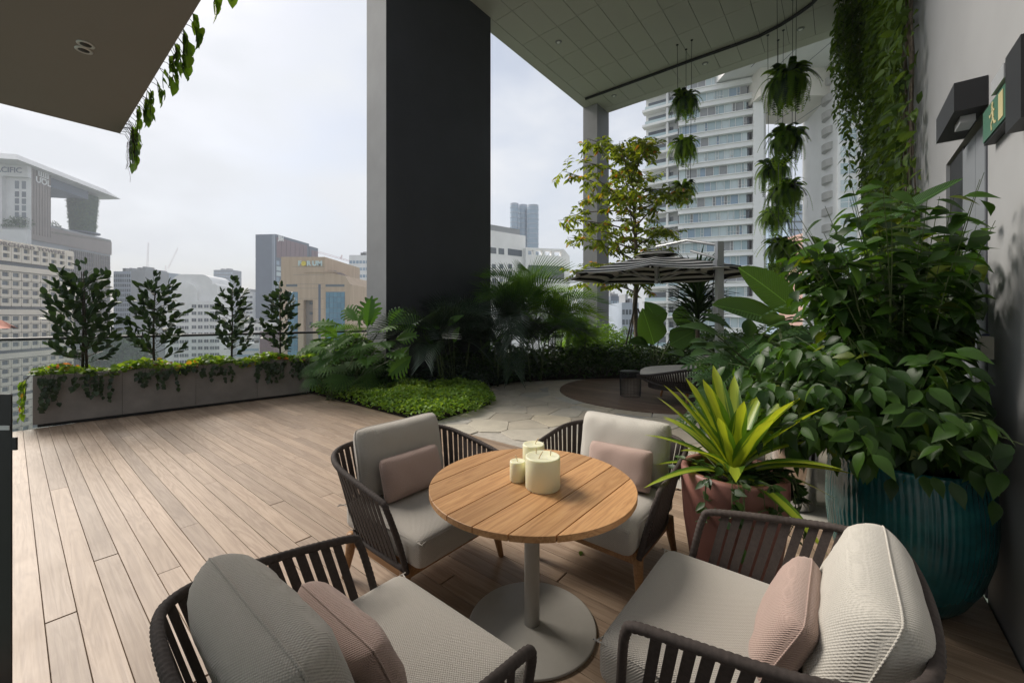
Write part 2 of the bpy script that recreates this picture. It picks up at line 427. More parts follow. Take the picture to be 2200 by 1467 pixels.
# flagstones: convex cells cut out of a plane by neighbours
path = S(T('flagstone_path', None, None, (0, 0, 0), RZ))
MB().box(3.785, -.63, -.2, 15.5, 8.2, -.012).obj('mortar_bed', M['grout'], path)
def clip(poly, nx, ny, d):
    out = []
    for i in range(len(poly)):
        a, b = poly[i], poly[(i+1) % len(poly)]
        da, db = a[0]*nx+a[1]*ny-d, b[0]*nx+b[1]*ny-d
        if da <= 0: out.append(a)
        if (da < 0) != (db < 0):
            t = da/(da-db); out.append((a[0]+(b[0]-a[0])*t, a[1]+(b[1]-a[1])*t))
    return out
rs = random.Random(11); CX, CY, CR = 2.92, 8.24, 1.93
cu, cv = toUV(Vector((CX, CY, 0)))
pts = []; tries = 0
while tries < 9000:
    tries += 1; p = (rs.uniform(3.6, 11.6), rs.uniform(-.8, 7.2)); md = .36+.22*rs.random()
    if all(math.hypot(p[0]-q[0], p[1]-q[1]) > md for q in pts): pts.append(p)
for p in pts:
    if p[0] < 3.75 or p[1] < -.7 or math.hypot(p[0]-cu, p[1]-cv) < CR-.25 or p[0]+p[1]*.5 > 12.2 or (p[0] < 5 and p[1] > 5.6): continue
    poly = [(p[0]-1.2, p[1]-1.2), (p[0]+1.2, p[1]-1.2), (p[0]+1.2, p[1]+1.2), (p[0]-1.2, p[1]+1.2)]
    for q in pts:
        dx, dy = q[0]-p[0], q[1]-p[1]; L = math.hypot(dx, dy)
        if 0 < L < 2.2: poly = clip(poly, dx/L, dy/L, (p[0]*dx+p[1]*dy)/L+L/2-.0045)
    poly = clip(poly, -1, 0, -3.79); poly = clip(poly, 0, -1, .625)
    if len(poly) < 3: continue
    # soften corners a little
    q = []
    for i in range(len(poly)):
        a, b = poly[i], poly[(i+1) % len(poly)]
        if math.hypot(a[0]-b[0], a[1]-b[1]) < .05: continue
        for t in (.08, .92): q.append((a[0]+(b[0]-a[0])*t-p[0]+rs.uniform(-.006, .006), a[1]+(b[1]-a[1])*t-p[1]+rs.uniform(-.006, .006)))
    if len(q) < 5: continue
    MB().prism(q, -.03, 0, .006).obj('paving_stone', M['stone'], path, False, (p[0], p[1], rs.uniform(-.004, .002)))
# round deck with stone ring
rd = S(T('round_deck', None, None, (cu*D2.x+cv*D1.x, cu*D2.y+cv*D1.y, 0), RZ))
MB().prism([(math.cos(a*PI/36)*(CR+.01), math.sin(a*PI/36)*(CR+.01)) for a in range(72)], -.1, .004).obj('underlay', M['soil'], rd)
NS = 20
for i in range(NS):
    a0, a1 = 2*PI*i/NS+.004, 2*PI*(i+1)/NS-.004; r0, r1 = CR+.012, CR+.25
    q = [(r1*math.cos(a0+(a1-a0)*t/4), r1*math.sin(a0+(a1-a0)*t/4)) for t in range(5)]+[(r0*math.cos(a1+(a0-a1)*t/4), r0*math.sin(a1+(a0-a1)*t/4)) for t in range(5)]
    MB().prism(q, -.05, .008, 0).obj('edging_stone', M['stone'], rd)
w = .092; x = -CR
while x < CR-.02:
    a, b = x, min(x+w-.004, CR)
    pa = [(xx, math.sqrt(max(0, CR*CR-xx*xx))) for xx in [a+(b-a)*t/4 for t in range(5)]]
    pb = [(xx, -yy) for xx, yy in reversed(pa)]
    MB().prism(pa[::-1]+pb[::-1], 0, .016).obj('plank', M['round_deck'], rd)
    x += w
# planting beds
S(MB().prism([tuple(UV(a, b)[:2]) for a, b in [(3.80, 4.6), (5.3, 4.75), (6.0, 5.9), (7.3, 6.0), (8.4, 5.2), (9.6, 4.0), (11.0, 2.9), (11.2, 1.2), (10.4, -.5), (15.4, -.5), (15.4, 8.2), (11, 9.2), (3.80, 9.2)]], -.3, .03).obj('soil', M['soil']))

# tall soffit: panels, fascia, track, downlights
HC = 9.35
cl = S(T('ceiling', None, None, (0, 0, 0), RZ))
MB().box(3.5, -3.5, HC+.02, 14.48, 7.52, HC+.5).obj('ceiling_core', M['ceil_dark'], cl)
MB().box(3.5, 7.14, HC-.004, 14.48, 7.5, HC+.02).obj('fascia_strip', M['ceil'], cl)
MB().box(14.10, -.62, HC-.004, 14.48, 7.135, HC+.02).obj('fascia_strip', M['ceil'], cl)
pm = MB().box(.006, .006, 0, 1.194, .594, .02).mesh('ceiling_panel', M['ceil'])
u = 14.094-1.2
while u > 3.0:
    v = 7.134-.6
    while v > -.9:
        ob('ceiling_panel', pm, cl, (u, v, HC+R.uniform(-.001, .001)-.002)); v -= .6
    u -= 1.2
tk = [PX(px, py, 872*7.76/(678-py)) for px, py in [(1258, 213), (1400, 162), (1484, 131), (1578, 98), (1630, 79), (1678, 54), (1720, 27), (1743, 10), (1760, -8), (1772, -28)]]
tag(MB().tube(tk, .045, 8).obj('ceiling_track', M['black']), 'black curtain track curving across the tall panelled ceiling', 'track')
for k, (px, py) in enumerate([(1200, 92), (1319, 207), (1515, 138), (1720, 64)]):
    p = PX(px, py, 872*7.78/(678-py))
    d = T('downlight', ['white downlight nearest the big dark column', 'white downlight at the far corner above the slim column', 'white downlight between the two hanging fern strings', 'white downlight on the ceiling beside the wires of the right ferns'][k], 'downlight', p, 0, 'small round downlights in the tall ceiling')
    MB().lathe([(.0, -.0), (.075, -.0), (.095, .02), (.0, .02)], 20).obj('rim', M['light_face'], d, True)
    MB().lathe([(0, -.006), (.05, -.006), (.05, .0)], 16).obj('lens', m_plain('lamp_lens', (.8, .8, .76), .3), d, True)

# the lower soffit over the camera side, vines growing over its edge
S(MB().prism([tuple(UV(a, b)[:2]) for a, b in [(.61, 4.93), (-7, 4.93), (-7, -.63), (.61, -.63)]], 3.15, 3.75, 0).obj('canopy_slab', M['slab']))
for k, (px, py) in enumerate([(184, 97), (180, 109)]):
    d = T('spot_light', ['dark recessed spotlight in the low canopy, farther from its corner', 'dark recessed spotlight in the low canopy, just below its twin'][k], 'spotlight', PX(px, py, 872*1.597/(678-py)), 0, 'pair of recessed spots in the low canopy')
    MB().lathe([(.0, .001), (.022, .001), (.034, -.004), (.040, -.001), (.040, .004)], 24).obj('rim', M['alu'], d, True)
    MB().lathe([(.0, -.0005), (.026, -.0005), (.03, .003)], 20).obj('reflector', M['black'], d, True)
p0 = UV(-2.0, 3.75)
tag(MB().box(-2.7, -.62, 3.138, -2.66, 4.2, 3.149).obj('soffit_joint', M['black'], None, False, None, RZ), 'thin dark joint line in the low canopy soffit at the left edge', 'joint')

# columns
def column(name, u0, v0, du, dv, mats, label):
    t = T(name, label, 'column', UV(u0, v0, 0), RZ)
    b = MB().box(0, 0, -.3, du, dv, HC+.018); b.mi = [0, 0, 0, 0, 1, 0]
    # -u side (faces left) carries the light paint, the -v side the dark paint
    b.obj('shaft', mats, t)
    return t
cc = toUV(Vector((-2.54, 8.19, 0)))
column('big_column', cc[0], cc[1], 3.15, .71, [M['dark_face'], M['light_face']], 'wide dark slab column with one pale side, standing in the planting')
cc2 = toUV(Vector((3.13, 14.92, 0)))
m_col2 = m_plain('grey_column_render', (.16, .16, .165), .7, 0, .1, 1)
column('slim_column', cc2[0], cc2[1], .97, .58, [m_col2, M['light_face']], 'slim grey concrete column behind the yellow green tree')

# right hand wall
wall = T('wall', 'tall pale grey plaster wall along the right edge of the terrace', 'wall', (0, 0, 0), RZ)
wb = MB()
for a, b, z0, z1 in [(-3, 3.37, -.3, HC), (3.37, 4.5, 2.70, HC), (4.5, 12.4, -.3, HC)]: wb.box(a, -.95, z0, b, -.63, z1)
wb.obj('wall_surface', M['wall'], wall)
MB().box(3.37, -.95, 0, 4.5, -.90, 2.7).obj('recess_back', M['black'], wall)
dr = T('door', 'grey flush metal door set into the pale wall behind the shrub', 'door', (0, 0, 0), RZ)
MB().box(3.40, -.66, 0, 3.72, -.645, 2.66).obj('door_leaf', M['grey_door'], dr)
MB().box(3.725, -.66, 0, 4.05, -.645, 2.66).obj('door_leaf', M['grey_door'], dr)
MB().box(3.37, -.72, 0, 3.395, -.622, 2.69).obj('door_frame', m_plain('frame_grey', (.1, .105, .12), .5), dr)
MB().box(4.055, -.66, 0, 4.49, -.650, 2.69).obj('side_panel', M['black'], dr)
hood = T('door_hood', 'black metal lamp hood sticking out of the wall over the door', 'lamp hood', (0, 0, 0), RZ)
MB().box(3.35, -.628, 2.70, 3.9, -.50, 2.86).obj('housing', M['black'], hood)
MB().box(3.9, -.628, 2.70, 3.91, -.50, 2.86).obj('end_plate', M['alu'], hood)
MB().box(3.45, -.60, 2.66, 3.6, -.54, 2.699).obj('sensor', M['alu'], hood)
ex = T('exit_sign', 'green emergency exit sign with running figure in a black case on the wall', 'exit sign', (0, 0, 0), RZ)
MB().box(2.60, -.628, 2.36, 2.80, -.575, 2.70).obj('back_box', M['black'], ex)
MB().box(2.80, -.628, 2.44, 3.22, -.588, 2.615).obj('casing', M['black'], ex)
MB().box(2.80, -.628, 2.616, 3.0, -.57, 2.68).obj('lamp_head', M['alu'], ex)
t = NT('sign_green'); t.b.inputs['Base Color'].default_value = (.035, .12, .07, 1); t.rough(.4)
MB().box(2.815, -.588, 2.45, 3.205, -.582, 2.605).obj('sign_face', t.m, ex)
man = MB()
def bar(a, b, w):
    a, b = Vector((a[0], 0, a[1])), Vector((b[0], 0, b[1])); d = (b-a).normalized(); n = Vector((-d.z, 0, d.x))*w/2
    man.obox(Vector((3.0, -.5815, 2.527))+a-n, b-a, n*2, Vector((0, .002, 0)))
cx0 = .03
man.prism([(0, 0)], 0, 0) if False else None
for q in range(8):
    a = q*PI/4; bar((cx0, .055), (cx0+.014*math.cos(a), .055+.014*math.sin(a)), .012)
bar((cx0, .04), (cx0-.012, -.012), .024); bar((cx0, .03), (cx0+.035, .005), .009); bar((cx0+.035, .005), (cx0+.05, .02), .009)
bar((cx0, .03), (cx0-.04, .02), .009); bar((cx0-.012, -.012), (cx0+.02, -.035), .012); bar((cx0+.02, -.035), (cx0+.012, -.065), .012)
bar((cx0-.012, -.012), (cx0-.03, -.04), .012); bar((cx0-.03, -.04), (cx0-.06, -.045), .012)
man.box(2.86, -.5815, 2.466, 2.93, -.5795, 2.59)
man.obj('running_figure', m_plain('sign_cream', (.48, .42, .22), .4), ex)
sk = T('wall_socket', 'small cream wall socket box to the right of the door', 'socket', (0, 0, 0), RZ)
MB().cbox(3.24, -.628, 1.32, 3.31, -.58, 1.44, .004).obj('box', m_plain('socket_cream', (.62, .58, .47), .4), sk)
MB().box(3.255, -.58, 1.335, 3.295, -.576, 1.375).obj('switch', M['black'], sk)
MB().cbox(3.325, -.628, 1.34, 3.37, -.60, 1.45, .003).obj('box', m_plain('socket_blue', (.05, .06, .16), .4), sk)

# planter box with joints, on a recessed plinth coloured black for the toe recess shadow
PA, PB = Vector((-6.57, 5.56, 0)), Vector((-3.99, 8.0, 0))
pang = math.atan2((PB-PA).y, (PB-PA).x); PL = (PB-PA).length
pl = T('planter_box', 'long low concrete planter of four panels at the deck edge', 'planter', PA, pang)
MB().box(.04, .05, 0, PL-.04, .50, .06).obj('plinth', M['black'], pl)
for i in range(4):
    a, b = PL*i/4, PL*(i+1)/4
    MB().cbox(a+.002, 0, .05, b-.002, .05, .72, .006).obj('front_panel', M['concrete'], pl)
    MB().cbox(a+.002, .50, .05, b-.002, .55, .72, .006).obj('back_panel', M['concrete'], pl)
for a in (0, PL-.05): MB().cbox(a+.001, .051, .05, a+.049, .499, .72, .006).obj('end_panel', M['concrete'], pl)
MB().box(.05, .05, .05, PL-.05, .5, .66).obj('soil_fill', M['soil'], pl)

# glass balustrade with a dark handrail
RA, RB = Vector((-9.6, 4.62, 0)), Vector((-3.2, 9.58, 0)); rd_ = (RB-RA); RLn = rd_.length; ra = math.atan2(rd_.y, rd_.x)
gr = T('glass_railing', 'clear glass balustrade with a thin black handrail behind the planter', 'railing', RA, ra)
k = 0; a = 0
while a < RLn-.1:
    b = min(a+1.5, RLn); MB().box(a+.006, 0, -.5, b-.006, .012, 1.17).obj('glass_pane', M['glass'], gr); a += 1.5
MB().tube([(0, .006, 1.19), (RLn, .006, 1.19)], .024, 8).obj('handrail', M['black'], gr)
# dark gate leaf at the very left edge and a metal strip on it
gt = T('gate_panel', 'black gate edge with a silver band at the far left of the picture', 'gate')
MB().box(-2.3, 1.60, 0, -1.975, 1.605, 1.24).obj('leaf', M['black'], gt)
MB().box(-2.3, 1.597, 1.10, -1.978, 1.5995, 1.118).obj('band', M['alu'], gt)
MB().box(-1.974, 1.600, 1.02, -1.955, 1.606, 1.07).obj('latch', M['black'], gt)

# ================================================================ TABLE, CANDLES
tb = T('round_table', 'round slatted teak table on a grey metal pedestal', 'table', (.10, 2.033, 0), RZ)
TR = .506; W = .147
edges = [-TR-.01, -2.5*W, -1.5*W, -.5*W, .5*W, 1.5*W, 2.5*W, TR+.01]
for i in range(7):
    a, b = edges[i]+.0028, edges[i+1]-.0028; a = max(a, -TR+.001); b = min(b, TR-.001); up = []; N = 14
    ys = [a+(b-a)*t/N for t in range(N+1)]
    rgt = [(math.sqrt(max(0, TR*TR-y*y)), y) for y in ys]; lft = [(-x_, y) for x_, y in reversed(rgt)]
    MB().prism(rgt+lft, .694, .72, .002).obj('tabletop_slat', M['teak'], tb)
MB().prism([(math.cos(t*PI/32)*(TR-.03), math.sin(t*PI/32)*(TR-.03)) for t in range(64)], .684, .6935).obj('top_backing', M['black'], tb)
MB().lathe([(0, .010), (.038, .010), (.038, .684)], 32).obj('pedestal', M['table_metal'], tb, True)
MB().lathe([(0, .001), (.31, .001), (.318, .004), (.318, .011), (.312, .0135), (0, .0135)], 64).obj('base_plate', M['table_metal'], tb, True)
def candle(x, y, r, h, wicks, label):
    t = T('candle', label, 'candle', (x, y, .7206), 0, 'cream pillar candles on the table')
    pr = [(0, 0), (r-.004, 0), (r, .004), (r, h-.006), (r-.002, h-.001), (r-.006, h), (r-.012, h-.003), (0, h-.005)]
    MB().lathe(pr, 48).obj('wax_body', M['wax'], t, True)
    for (a, b, c, d) in wicks: MB().tube([(a, b, h-.006), (a+c*.5, b+d*.5, h+.014), (a+c, b+d, h+.026)], [.0022, .003, .0026], 6).obj('wick', M['wick'], t, True)
candle(.149, 1.965, .084, .152, [(-.03, .04, .002, .0), (-.022, -.03, .02, .01), (.038, .01, .003, .004)], 'widest cream pillar candle with three wicks on the table')
candle(.113, 2.13, .057, .158, [(.008, .01, .02, .005)], 'tall cream candle standing behind the widest one')
candle(.029, 2.045, .040, .10, [(.0, .0, -.012, .0)], 'smallest cream candle left of the widest one')

# ================================================================ ARMCHAIRS
def rounded(sx, sy, sz, r, n=10, dome=.02, sag=0.0, p=3):
    """soft box centred on the origin"""
    mb = MB(); idx = {}; V = []
    def vid(x, y, z):
        k = (round(x, 5), round(y, 5), round(z, 5))
        if k not in idx: idx[k] = len(V); V.append(k)
        return idx[k]
    F = []; g = [math.sin((i/n-.5)*PI)/1.0 for i in range(n+1)]
    for ax in range(3):
        for s in (-1, 1):
            for i in range(n):
                for j in range(n):
                    q = []
                    for a, b in ((i, j), (i+1, j), (i+1, j+1), (i, j+1)):
                        c = [0, 0, 0]; c[ax] = s; c[(ax+1) % 3] = g[a]; c[(ax+2) % 3] = g[b]; q.append(vid(*c))
                    F.append(tuple(q if s > 0 else q[::-1]))
    out = []
    h = (sx/2, sy/2, sz/2)
    for x, y, z in V:
        P = Vector((x*h[0], y*h[1], z*h[2])); I = Vector([max(-h[k]+r, min(h[k]-r, P[k])) for k in range(3)])
        d = P-I
        if d.length > 1e-9: P = I+d.normalized()*min(r, max(d.length, r if (abs(abs(x)-1) < 1e-6 or abs(abs(y)-1) < 1e-6 or abs(abs(z)-1) < 1e-6) else d.length))
        e = (1-abs(P.x/h[0])**p)*(1-abs(P.y/h[1])**p)
        P.z += (dome*e if z > 0 else 0)*(1 if P.z > 0 else .3)
        out.append(tuple(P))
    return out, F
def pillow(w, h, t, n=22, seed=0, wr=.006, box=0.35):
    """scatter cushion in the YZ plane (width along y, height along z), thickness along x"""
    rr = random.Random(seed); V = []; F = []; ph = [rr.uniform(0, 6) for _ in range(8)]
    def prof(a): return max(0.0, 1-abs(a)**4.6)**.5
    for s in (-1, 1):
        for i in range(n+1):
            for j in range(n+1):
                a = math.sin((i/n-.5)*PI); b = math.sin((j/n-.5)*PI)
                _q = 0
                y = a*w/2*math.sqrt(1-.11*b**8)*(1-.02*(1-b*b)); z = b*h/2*math.sqrt(1-.11*a**8)*(1-.03*(1-a*a))
                th = t/2*(prof(a)*prof(b))**.85
                th = math.hypot(th, box*t/2*(1-max(abs(a), abs(b))**9))
                wv = (1-max(abs(a), abs(b))**8)*wr*(math.sin(y*38+ph[0]+3*z)*math.sin(z*29+ph[1])*.5+math.sin((y+z)*55+ph[2])*.25*abs(a)+math.sin((y-z)*47+ph[3])*.35*abs(b))
                V.append((s*(th+wv*(1 if s > 0 else .5)), y, z))
    m = (n+1)*(n+1)
    for s in (0, 1):
        for i in range(n):
            for j in range(n):
                q = [s*m+i*(n+1)+j, s*m+(i+1)*(n+1)+j, s*m+(i+1)*(n+1)+j+1, s*m+i*(n+1)+j+1]
                F.append(tuple(q if s else q[::-1]))
    ring = [i*(n+1) for i in range(n)]+[n*(n+1)+j for j in range(n)]+[(n-i)*(n+1)+n for i in range(n)]+[n-j for j in range(n)]
    for k in range(len(ring)):
        a, b = ring[k], ring[(k+1) % len(ring)]; F.append((a, b, b+m, a+m))
    return V, F, [((Vector(V[a])+Vector(V[a+m]))/2) for a in ring]
def cat(P, n):
    """resample a smooth open curve through points"""
    P = [Vector(p) for p in P]; Q = []
    for i in range(len(P)-1):
        p0, p1, p2, p3 = P[max(i-1, 0)], P[i], P[i+1], P[min(i+2, len(P)-1)]
        for k in range(12):
            t = k/12; Q.append(.5*((2*p1)+(p2-p0)*t+(2*p0-5*p1+4*p2-p3)*t*t+(3*p1-p0-3*p2+p3)*t**3))
    Q.append(P[-1]); L = [0]
    for i in range(1, len(Q)): L.append(L[-1]+(Q[i]-Q[i-1]).length)
    out = []; j = 0
    for k in range(n):
        s = L[-1]*k/(n-1)
        while j < len(L)-2 and L[j+1] < s: j += 1
        t = (s-L[j])/max(1e-9, L[j+1]-L[j]); out.append(Q[j].lerp(Q[j+1], min(1, t)))
    return out
TOP = [(.20, -.455, .625), (.05, -.462, .648), (-.15, -.462, .68), (-.29, -.445, .705), (-.40, -.385, .722), (-.455, -.27, .732), (-.475, 0, .735)]
BOT = [(.27, -.375, .275), (.12, -.375, .275), (-.08, -.37, .275), (-.20, -.355, .275), (-.30, -.31, .275), (-.345, -.21, .275), (-.36, 0, .275)]
mir = lambda P: P+[(x, -y, z) for x, y, z in P[-2::-1]]
TOPC, BOTC = mir(TOP), mir(BOT)
def armchair():
    t = T('armchair', 'x', 'armchair', (0, 0, 0), 0, 'woven rope armchairs round the table')
    # wrapped rail: up the front post, round the back, down the other post
    fp = [(.285, -.372, .26), (.265, -.40, .40), (.245, -.432, .52), (.228, -.45, .585), (.20, -.455, .618)]
    full = fp+TOPC[1:-1]+[(x, -y, z) for x, y, z in fp[::-1]]
    pth = cat(full, 420); rr = [(.0165 if (i % 3) else .0148) for i in range(420)]
    MB().tube(pth, rr, 8).obj('wrapped_rail', M['rope'], t, True)
    MB().tube(cat(BOTC, 60), .014, 8).obj('lower_rail', M['rope'], t, True)
    n = 43; A, B = cat(TOPC, n*2+1), cat(BOTC, n*2+1)
    for i in range(1, n-1):
        a, b = A[2*i+1], B[2*i+1]; tan = (A[2*i+2]-A[2*i]).normalized(); d = (a-b); nrm = tan.cross(d).normalized()*.003; wv = tan*.0175
        m = MB(); m.obox(b-wv-nrm*.5, wv*2, d, nrm); m.obj('strap', M['strap'], t)
    # teak frame and legs
    fr = MB(); fr.box(.20, -.36, .19, .235, .36, .262); fr.box(-.30, -.33, .19, -.265, .33, .262); fr.obj('frame_rail', M['teak_leg'], t)
    sr = MB(); sr.box(-.264, -.345, .19, .199, -.31, .262); sr.box(-.264, .31, .19, .199, .345, .262); sr.obj('side_rail', M['teak_leg'], t)
    for sx, sy in ((1, -1), (1, 1), (-1, -1), (-1, 1)):
        x, y = (.235 if sx > 0 else -.28), sy*.345
        l = MB(); P = [(x, y, .262), (x+sx*.01, y+sy*.008, .15), (x+sx*.035, y+sy*.028, 0)]
        l.tube(P, [.030, .026, .017], 10); l.obj('leg', M['teak_leg'], t, True)
    V, F = rounded(.71, .73, .16, .045, 12, .02); s = MB(); s.add([(x+.02, y, z+.365) for x, y, z in V], F); sc_ = s.obj('seat_cushion', M['cushion'], t, True)
    q = [(.365, 0), (.365, .29), (.345, .315), (-.30, .33), (-.325, .31), (-.325, -.31), (-.30, -.33), (.345, -.315), (.365, -.29), (.365, 0)]
    pp = cat([(x, y*1.115, .425) for x, y in q], 90); MB().tube(pp, .0032, 5, False).obj('piping', M['cushion'], sc_, True)
    return t
def add_pillows(t, back_mat, seed, by=0.0, py=0.0, pang=0.0, lean=.22, px=-.075, bh=.43, prz=0.0, bx=-.275):
    V, F, ring = pillow(.63, bh, .20, 22, seed, .007)
    b = MB().add(V, F).obj('back_cushion', M[back_mat], t, True); b.location = (bx, by, .435+bh/2); b.rotation_euler = (0, -lean, 0)
    MB().tube(ring+ring[:1], .0032, 5, False).obj('piping', M[back_mat], b, True)
    V, F, ring = pillow(.43, .25, .12, 18, seed+50, .006)
    p = MB().add(V, F).obj('lumbar_pillow', M['pink'], t, True); p.location = (px, py, .46+.125); p.rotation_euler = (pang, -lean-.1, prz)
    MB().tube(ring+ring[:1], .0028, 5, False).obj('piping', M['pink'], p, True)
ch0 = armchair(); ch1, ch2, ch3 = [copy_tree(ch0) for _ in range(3)]
CH = [(ch0, .70, 1.13, 0, 'armchair in the left foreground with grey back cushion and mauve pillow, turned from the camera'),
      (ch1, 1.63, .28, 90, 'armchair in the right foreground with creamy white back cushion beside the teal pot'),
      (ch2, 1.62, 1.97, -90, 'armchair behind the table on the left, by the open deck'),
      (ch3, 2.38, 1.20, 180, 'armchair behind the table on the right, next to the pink pot')]
for o, u, v, r, lab in CH:
    o.location = UV(u, v); o.rotation_euler = (0, 0, RZ+math.radians(r)); o['label'] = lab
add_pillows(ch0, 'cushion', 1, 0, .0, .0, .30, -.07)
add_pillows(ch1, 'cushion_pale', 2, 0.0, .05, .0, .36, -.15, .40, 0, -.33)
add_pillows(ch2, 'cushion', 3, 0, -.05, .0, .22, -.09)
add_pillows(ch3, 'cushion_pale', 4, .04, .09, .02, .2, -.09, .42)

# ================================================================ UMBRELLA, DAYBED, SIDE TABLE
um = T('parasol', 'black and white striped cantilever parasol over the round deck', 'parasol', (3.37, 6.6, 0))
MB().box(-.05, -.05, 0, .05, .05, 2.75).obj('pole', M['alu'], um)
MB().box(-.35, -.35, .02, .35, .35, .07).obj('base_plate', M['alu'], um)
cxy = Vector((2.90-3.37, 8.15-6.6, 0)); NA = 8; rim_z, ap_z, UR = 2.34, 2.77, 1.88
m_st = NT('striped_canvas'); sx = m_st.node('SeparateXYZ'); m_st.link(m_st.coord('Object'), sx.inputs[0])
f = m_st.math('GREATER_THAN', m_st.math('FRACT', m_st.math('MULTIPLY', sx.outputs[2], 1/.082)), .5)
n_ = m_st.noise(m_st.coord(), 30, 3)
m_st.col(m_st.mix(f, (.010, .010, .011), m_st.mix(n_, (.70, .69, .65), (.78, .77, .73)))); m_st.rough(.85, .2)
cp = MB(); NRG = 14; SB = 6
for i in range(NA*SB+1):
    a = 2*PI*i/(NA*SB)+PI/8; fr_ = (i % SB)/SB; sag = math.sin(fr_*PI)
    seg = math.cos(PI/NA)/math.cos(((i % SB)/SB-.5)*2*PI/NA)
    for j in range(NRG+1):
        q = j/NRG; r = UR*q*(1-(1-seg)*1.0)*(1-.05*sag*q*q); z = ap_z-(ap_z-rim_z)*(q**1.08)-.05*sag*math.sin(q*PI*.8)
        cp.v.append((r*math.cos(a), r*math.sin(a), z-rim_z))
for i in range(NA*SB):
    for j in range(NRG):
        a = i*(NRG+1)+j; cp.f.append((a, a+NRG+1, a+NRG+2, a+1)); cp.mi.append(0)
can = cp.obj('canopy', m_st.m, um, True, (cxy.x, cxy.y, rim_z))
can.data.shade_smooth()
vt = MB().lathe([(.0, .09), (.25, .05), (.42, -.02)], 16).obj('vent_cap', m_st.m, can, True, (0, 0, ap_z-rim_z))
for i in range(NA):
    a = 2*PI*i/NA+PI/8; d = Vector((math.cos(a), math.sin(a), 0))
    MB().tube([cxy+Vector((0, 0, ap_z-.06)), cxy+d*UR*.98+Vector((0, 0, rim_z-.015))], .014, 6).obj('rib', M['alu'], um)
    MB().tube([cxy+Vector((0, 0, ap_z-.52)), cxy+d*UR*.5+Vector((0, 0, (ap_z+rim_z)/2-.035))], .012, 6).obj('strut', M['alu'], um)
MB().tube([cxy+Vector((0, 0, ap_z)), cxy+Vector((0, 0, ap_z-.58))], .035, 10).obj('hub', M['alu'], um)
MB().tube([(0, .02, 2.70), cxy*.45+Vector((0, 0, 2.90)), cxy+Vector((0, 0, 2.93))], .026, 8).obj('arm', M['alu'], um)
MB().tube([(0, .02, 2.48), cxy*.4+Vector((0, 0, 2.70))], .02, 8).obj('brace', M['alu'], um)
MB().box(-.075, -.075, 2.30, -.052, .06, 2.45).obj('bracket', M['alu'], um)
MB().tube([(-.07, 0, 2.3), (-.11, 0, 1.95), (-.07, 0, 1.7)], .008, 6).obj('strap', M['black'], um)
MB().box(-.10, -.02, 1.6, -.052, .02, 1.78).obj('crank', M['alu'], um)

db = T('daybed', 'dark woven oval daybed with pale cushions on the round deck', 'daybed', (3.35, 7.3, .016), math.radians(4))
NB = 96; top, bot = [], []
ss = lambda q: (lambda w: w*w*(3-2*w))(max(0, min(1, q)))
for i in range(NB+1):
    a = PI*(.97+1.25*i/NB); q = i/NB; c, s_ = math.cos(a), math.sin(a)
    top.append(Vector((1.10*c, .70*s_, .47+.24*ss(q*2.1)))); g_ = ss(q*2.6); bot.append(Vector(((1.09-.17*g_)*c, (.69-.12*g_)*s_, .44-.22*g_)))
MB().tube(top, .022, 8).obj('rim', M['wicker'], db, True); MB().tube(bot, .02, 8).obj('lower_rim', M['wicker'], db, True)
for i in range(1, NB):
    a, b = top[i], bot[i]; tn = (top[i+1]-top[i-1]).normalized()*.012; d = a-b; nn = tn.cross(d).normalized()*.004
    MB().obox(b-tn-nn*.5, tn*2, d, nn).obj('strap', M['wicker'], db)
MB().prism([(math.cos(q*PI/16)*.90, math.sin(q*PI/16)*.56) for q in range(32)], .25, .40).obj('seat_base', M['wicker'], db)
mt = MB(); prf = [(0, .42), (.9, .42), (.985, .45), (1.0, .50), (.985, .55), (.94, .575), (.5, .585), (0, .585)]
mt.lathe(prf, 40); mt.v = [(x*1.05, y*.64, z) for x, y, z in mt.v]; mt.obj('mattress', M['cushion_pale'], db, True)
for xx, yy, rz_ in ((.02, -.45, 0), (.62, -.30, .45)):
    V, F, _ = pillow(.60, .34, .16, 12, 9); p = MB().add(V, F).obj('cushion', M['cushion'], db, True); p.location = (xx, yy, .70); p.rotation_euler = (0, -.12, PI/2+rz_)
for xx, yy in ((-.42, -.42), (.5, -.42), (-.45, .42), (.5, .42)): MB().tube([(xx, yy, .25), (xx*1.08, yy*1.1, .0)], [.03, .02], 8).obj('leg', M['teak_leg'], db, True)

st = T('side_table', 'small black wire drum side table with a round top beside the daybed', 'side table', (2.26, 7.75, .016))
MB().lathe([(0, .455), (.19, .455), (.2, .465), (.19, .475), (0, .475)], 32).obj('table_top', M['black'], st, True)
for k in range(44):
    a = 2*PI*k/44; c, s_ = math.cos(a), math.sin(a)
    MB().tube([(r*c, r*s_, z) for r, z in ((.175, .45), (.195, .40), (.195, .2), (.185, .01))], .0028, 4, False).obj('wire', M['black'], st)
for z, r in ((.01, .185), (.42, .19)): MB().tube([(r*math.cos(q*PI/16), r*math.sin(q*PI/16), z) for q in range(33)], .004, 5, False).obj('hoop', M['black'], st)

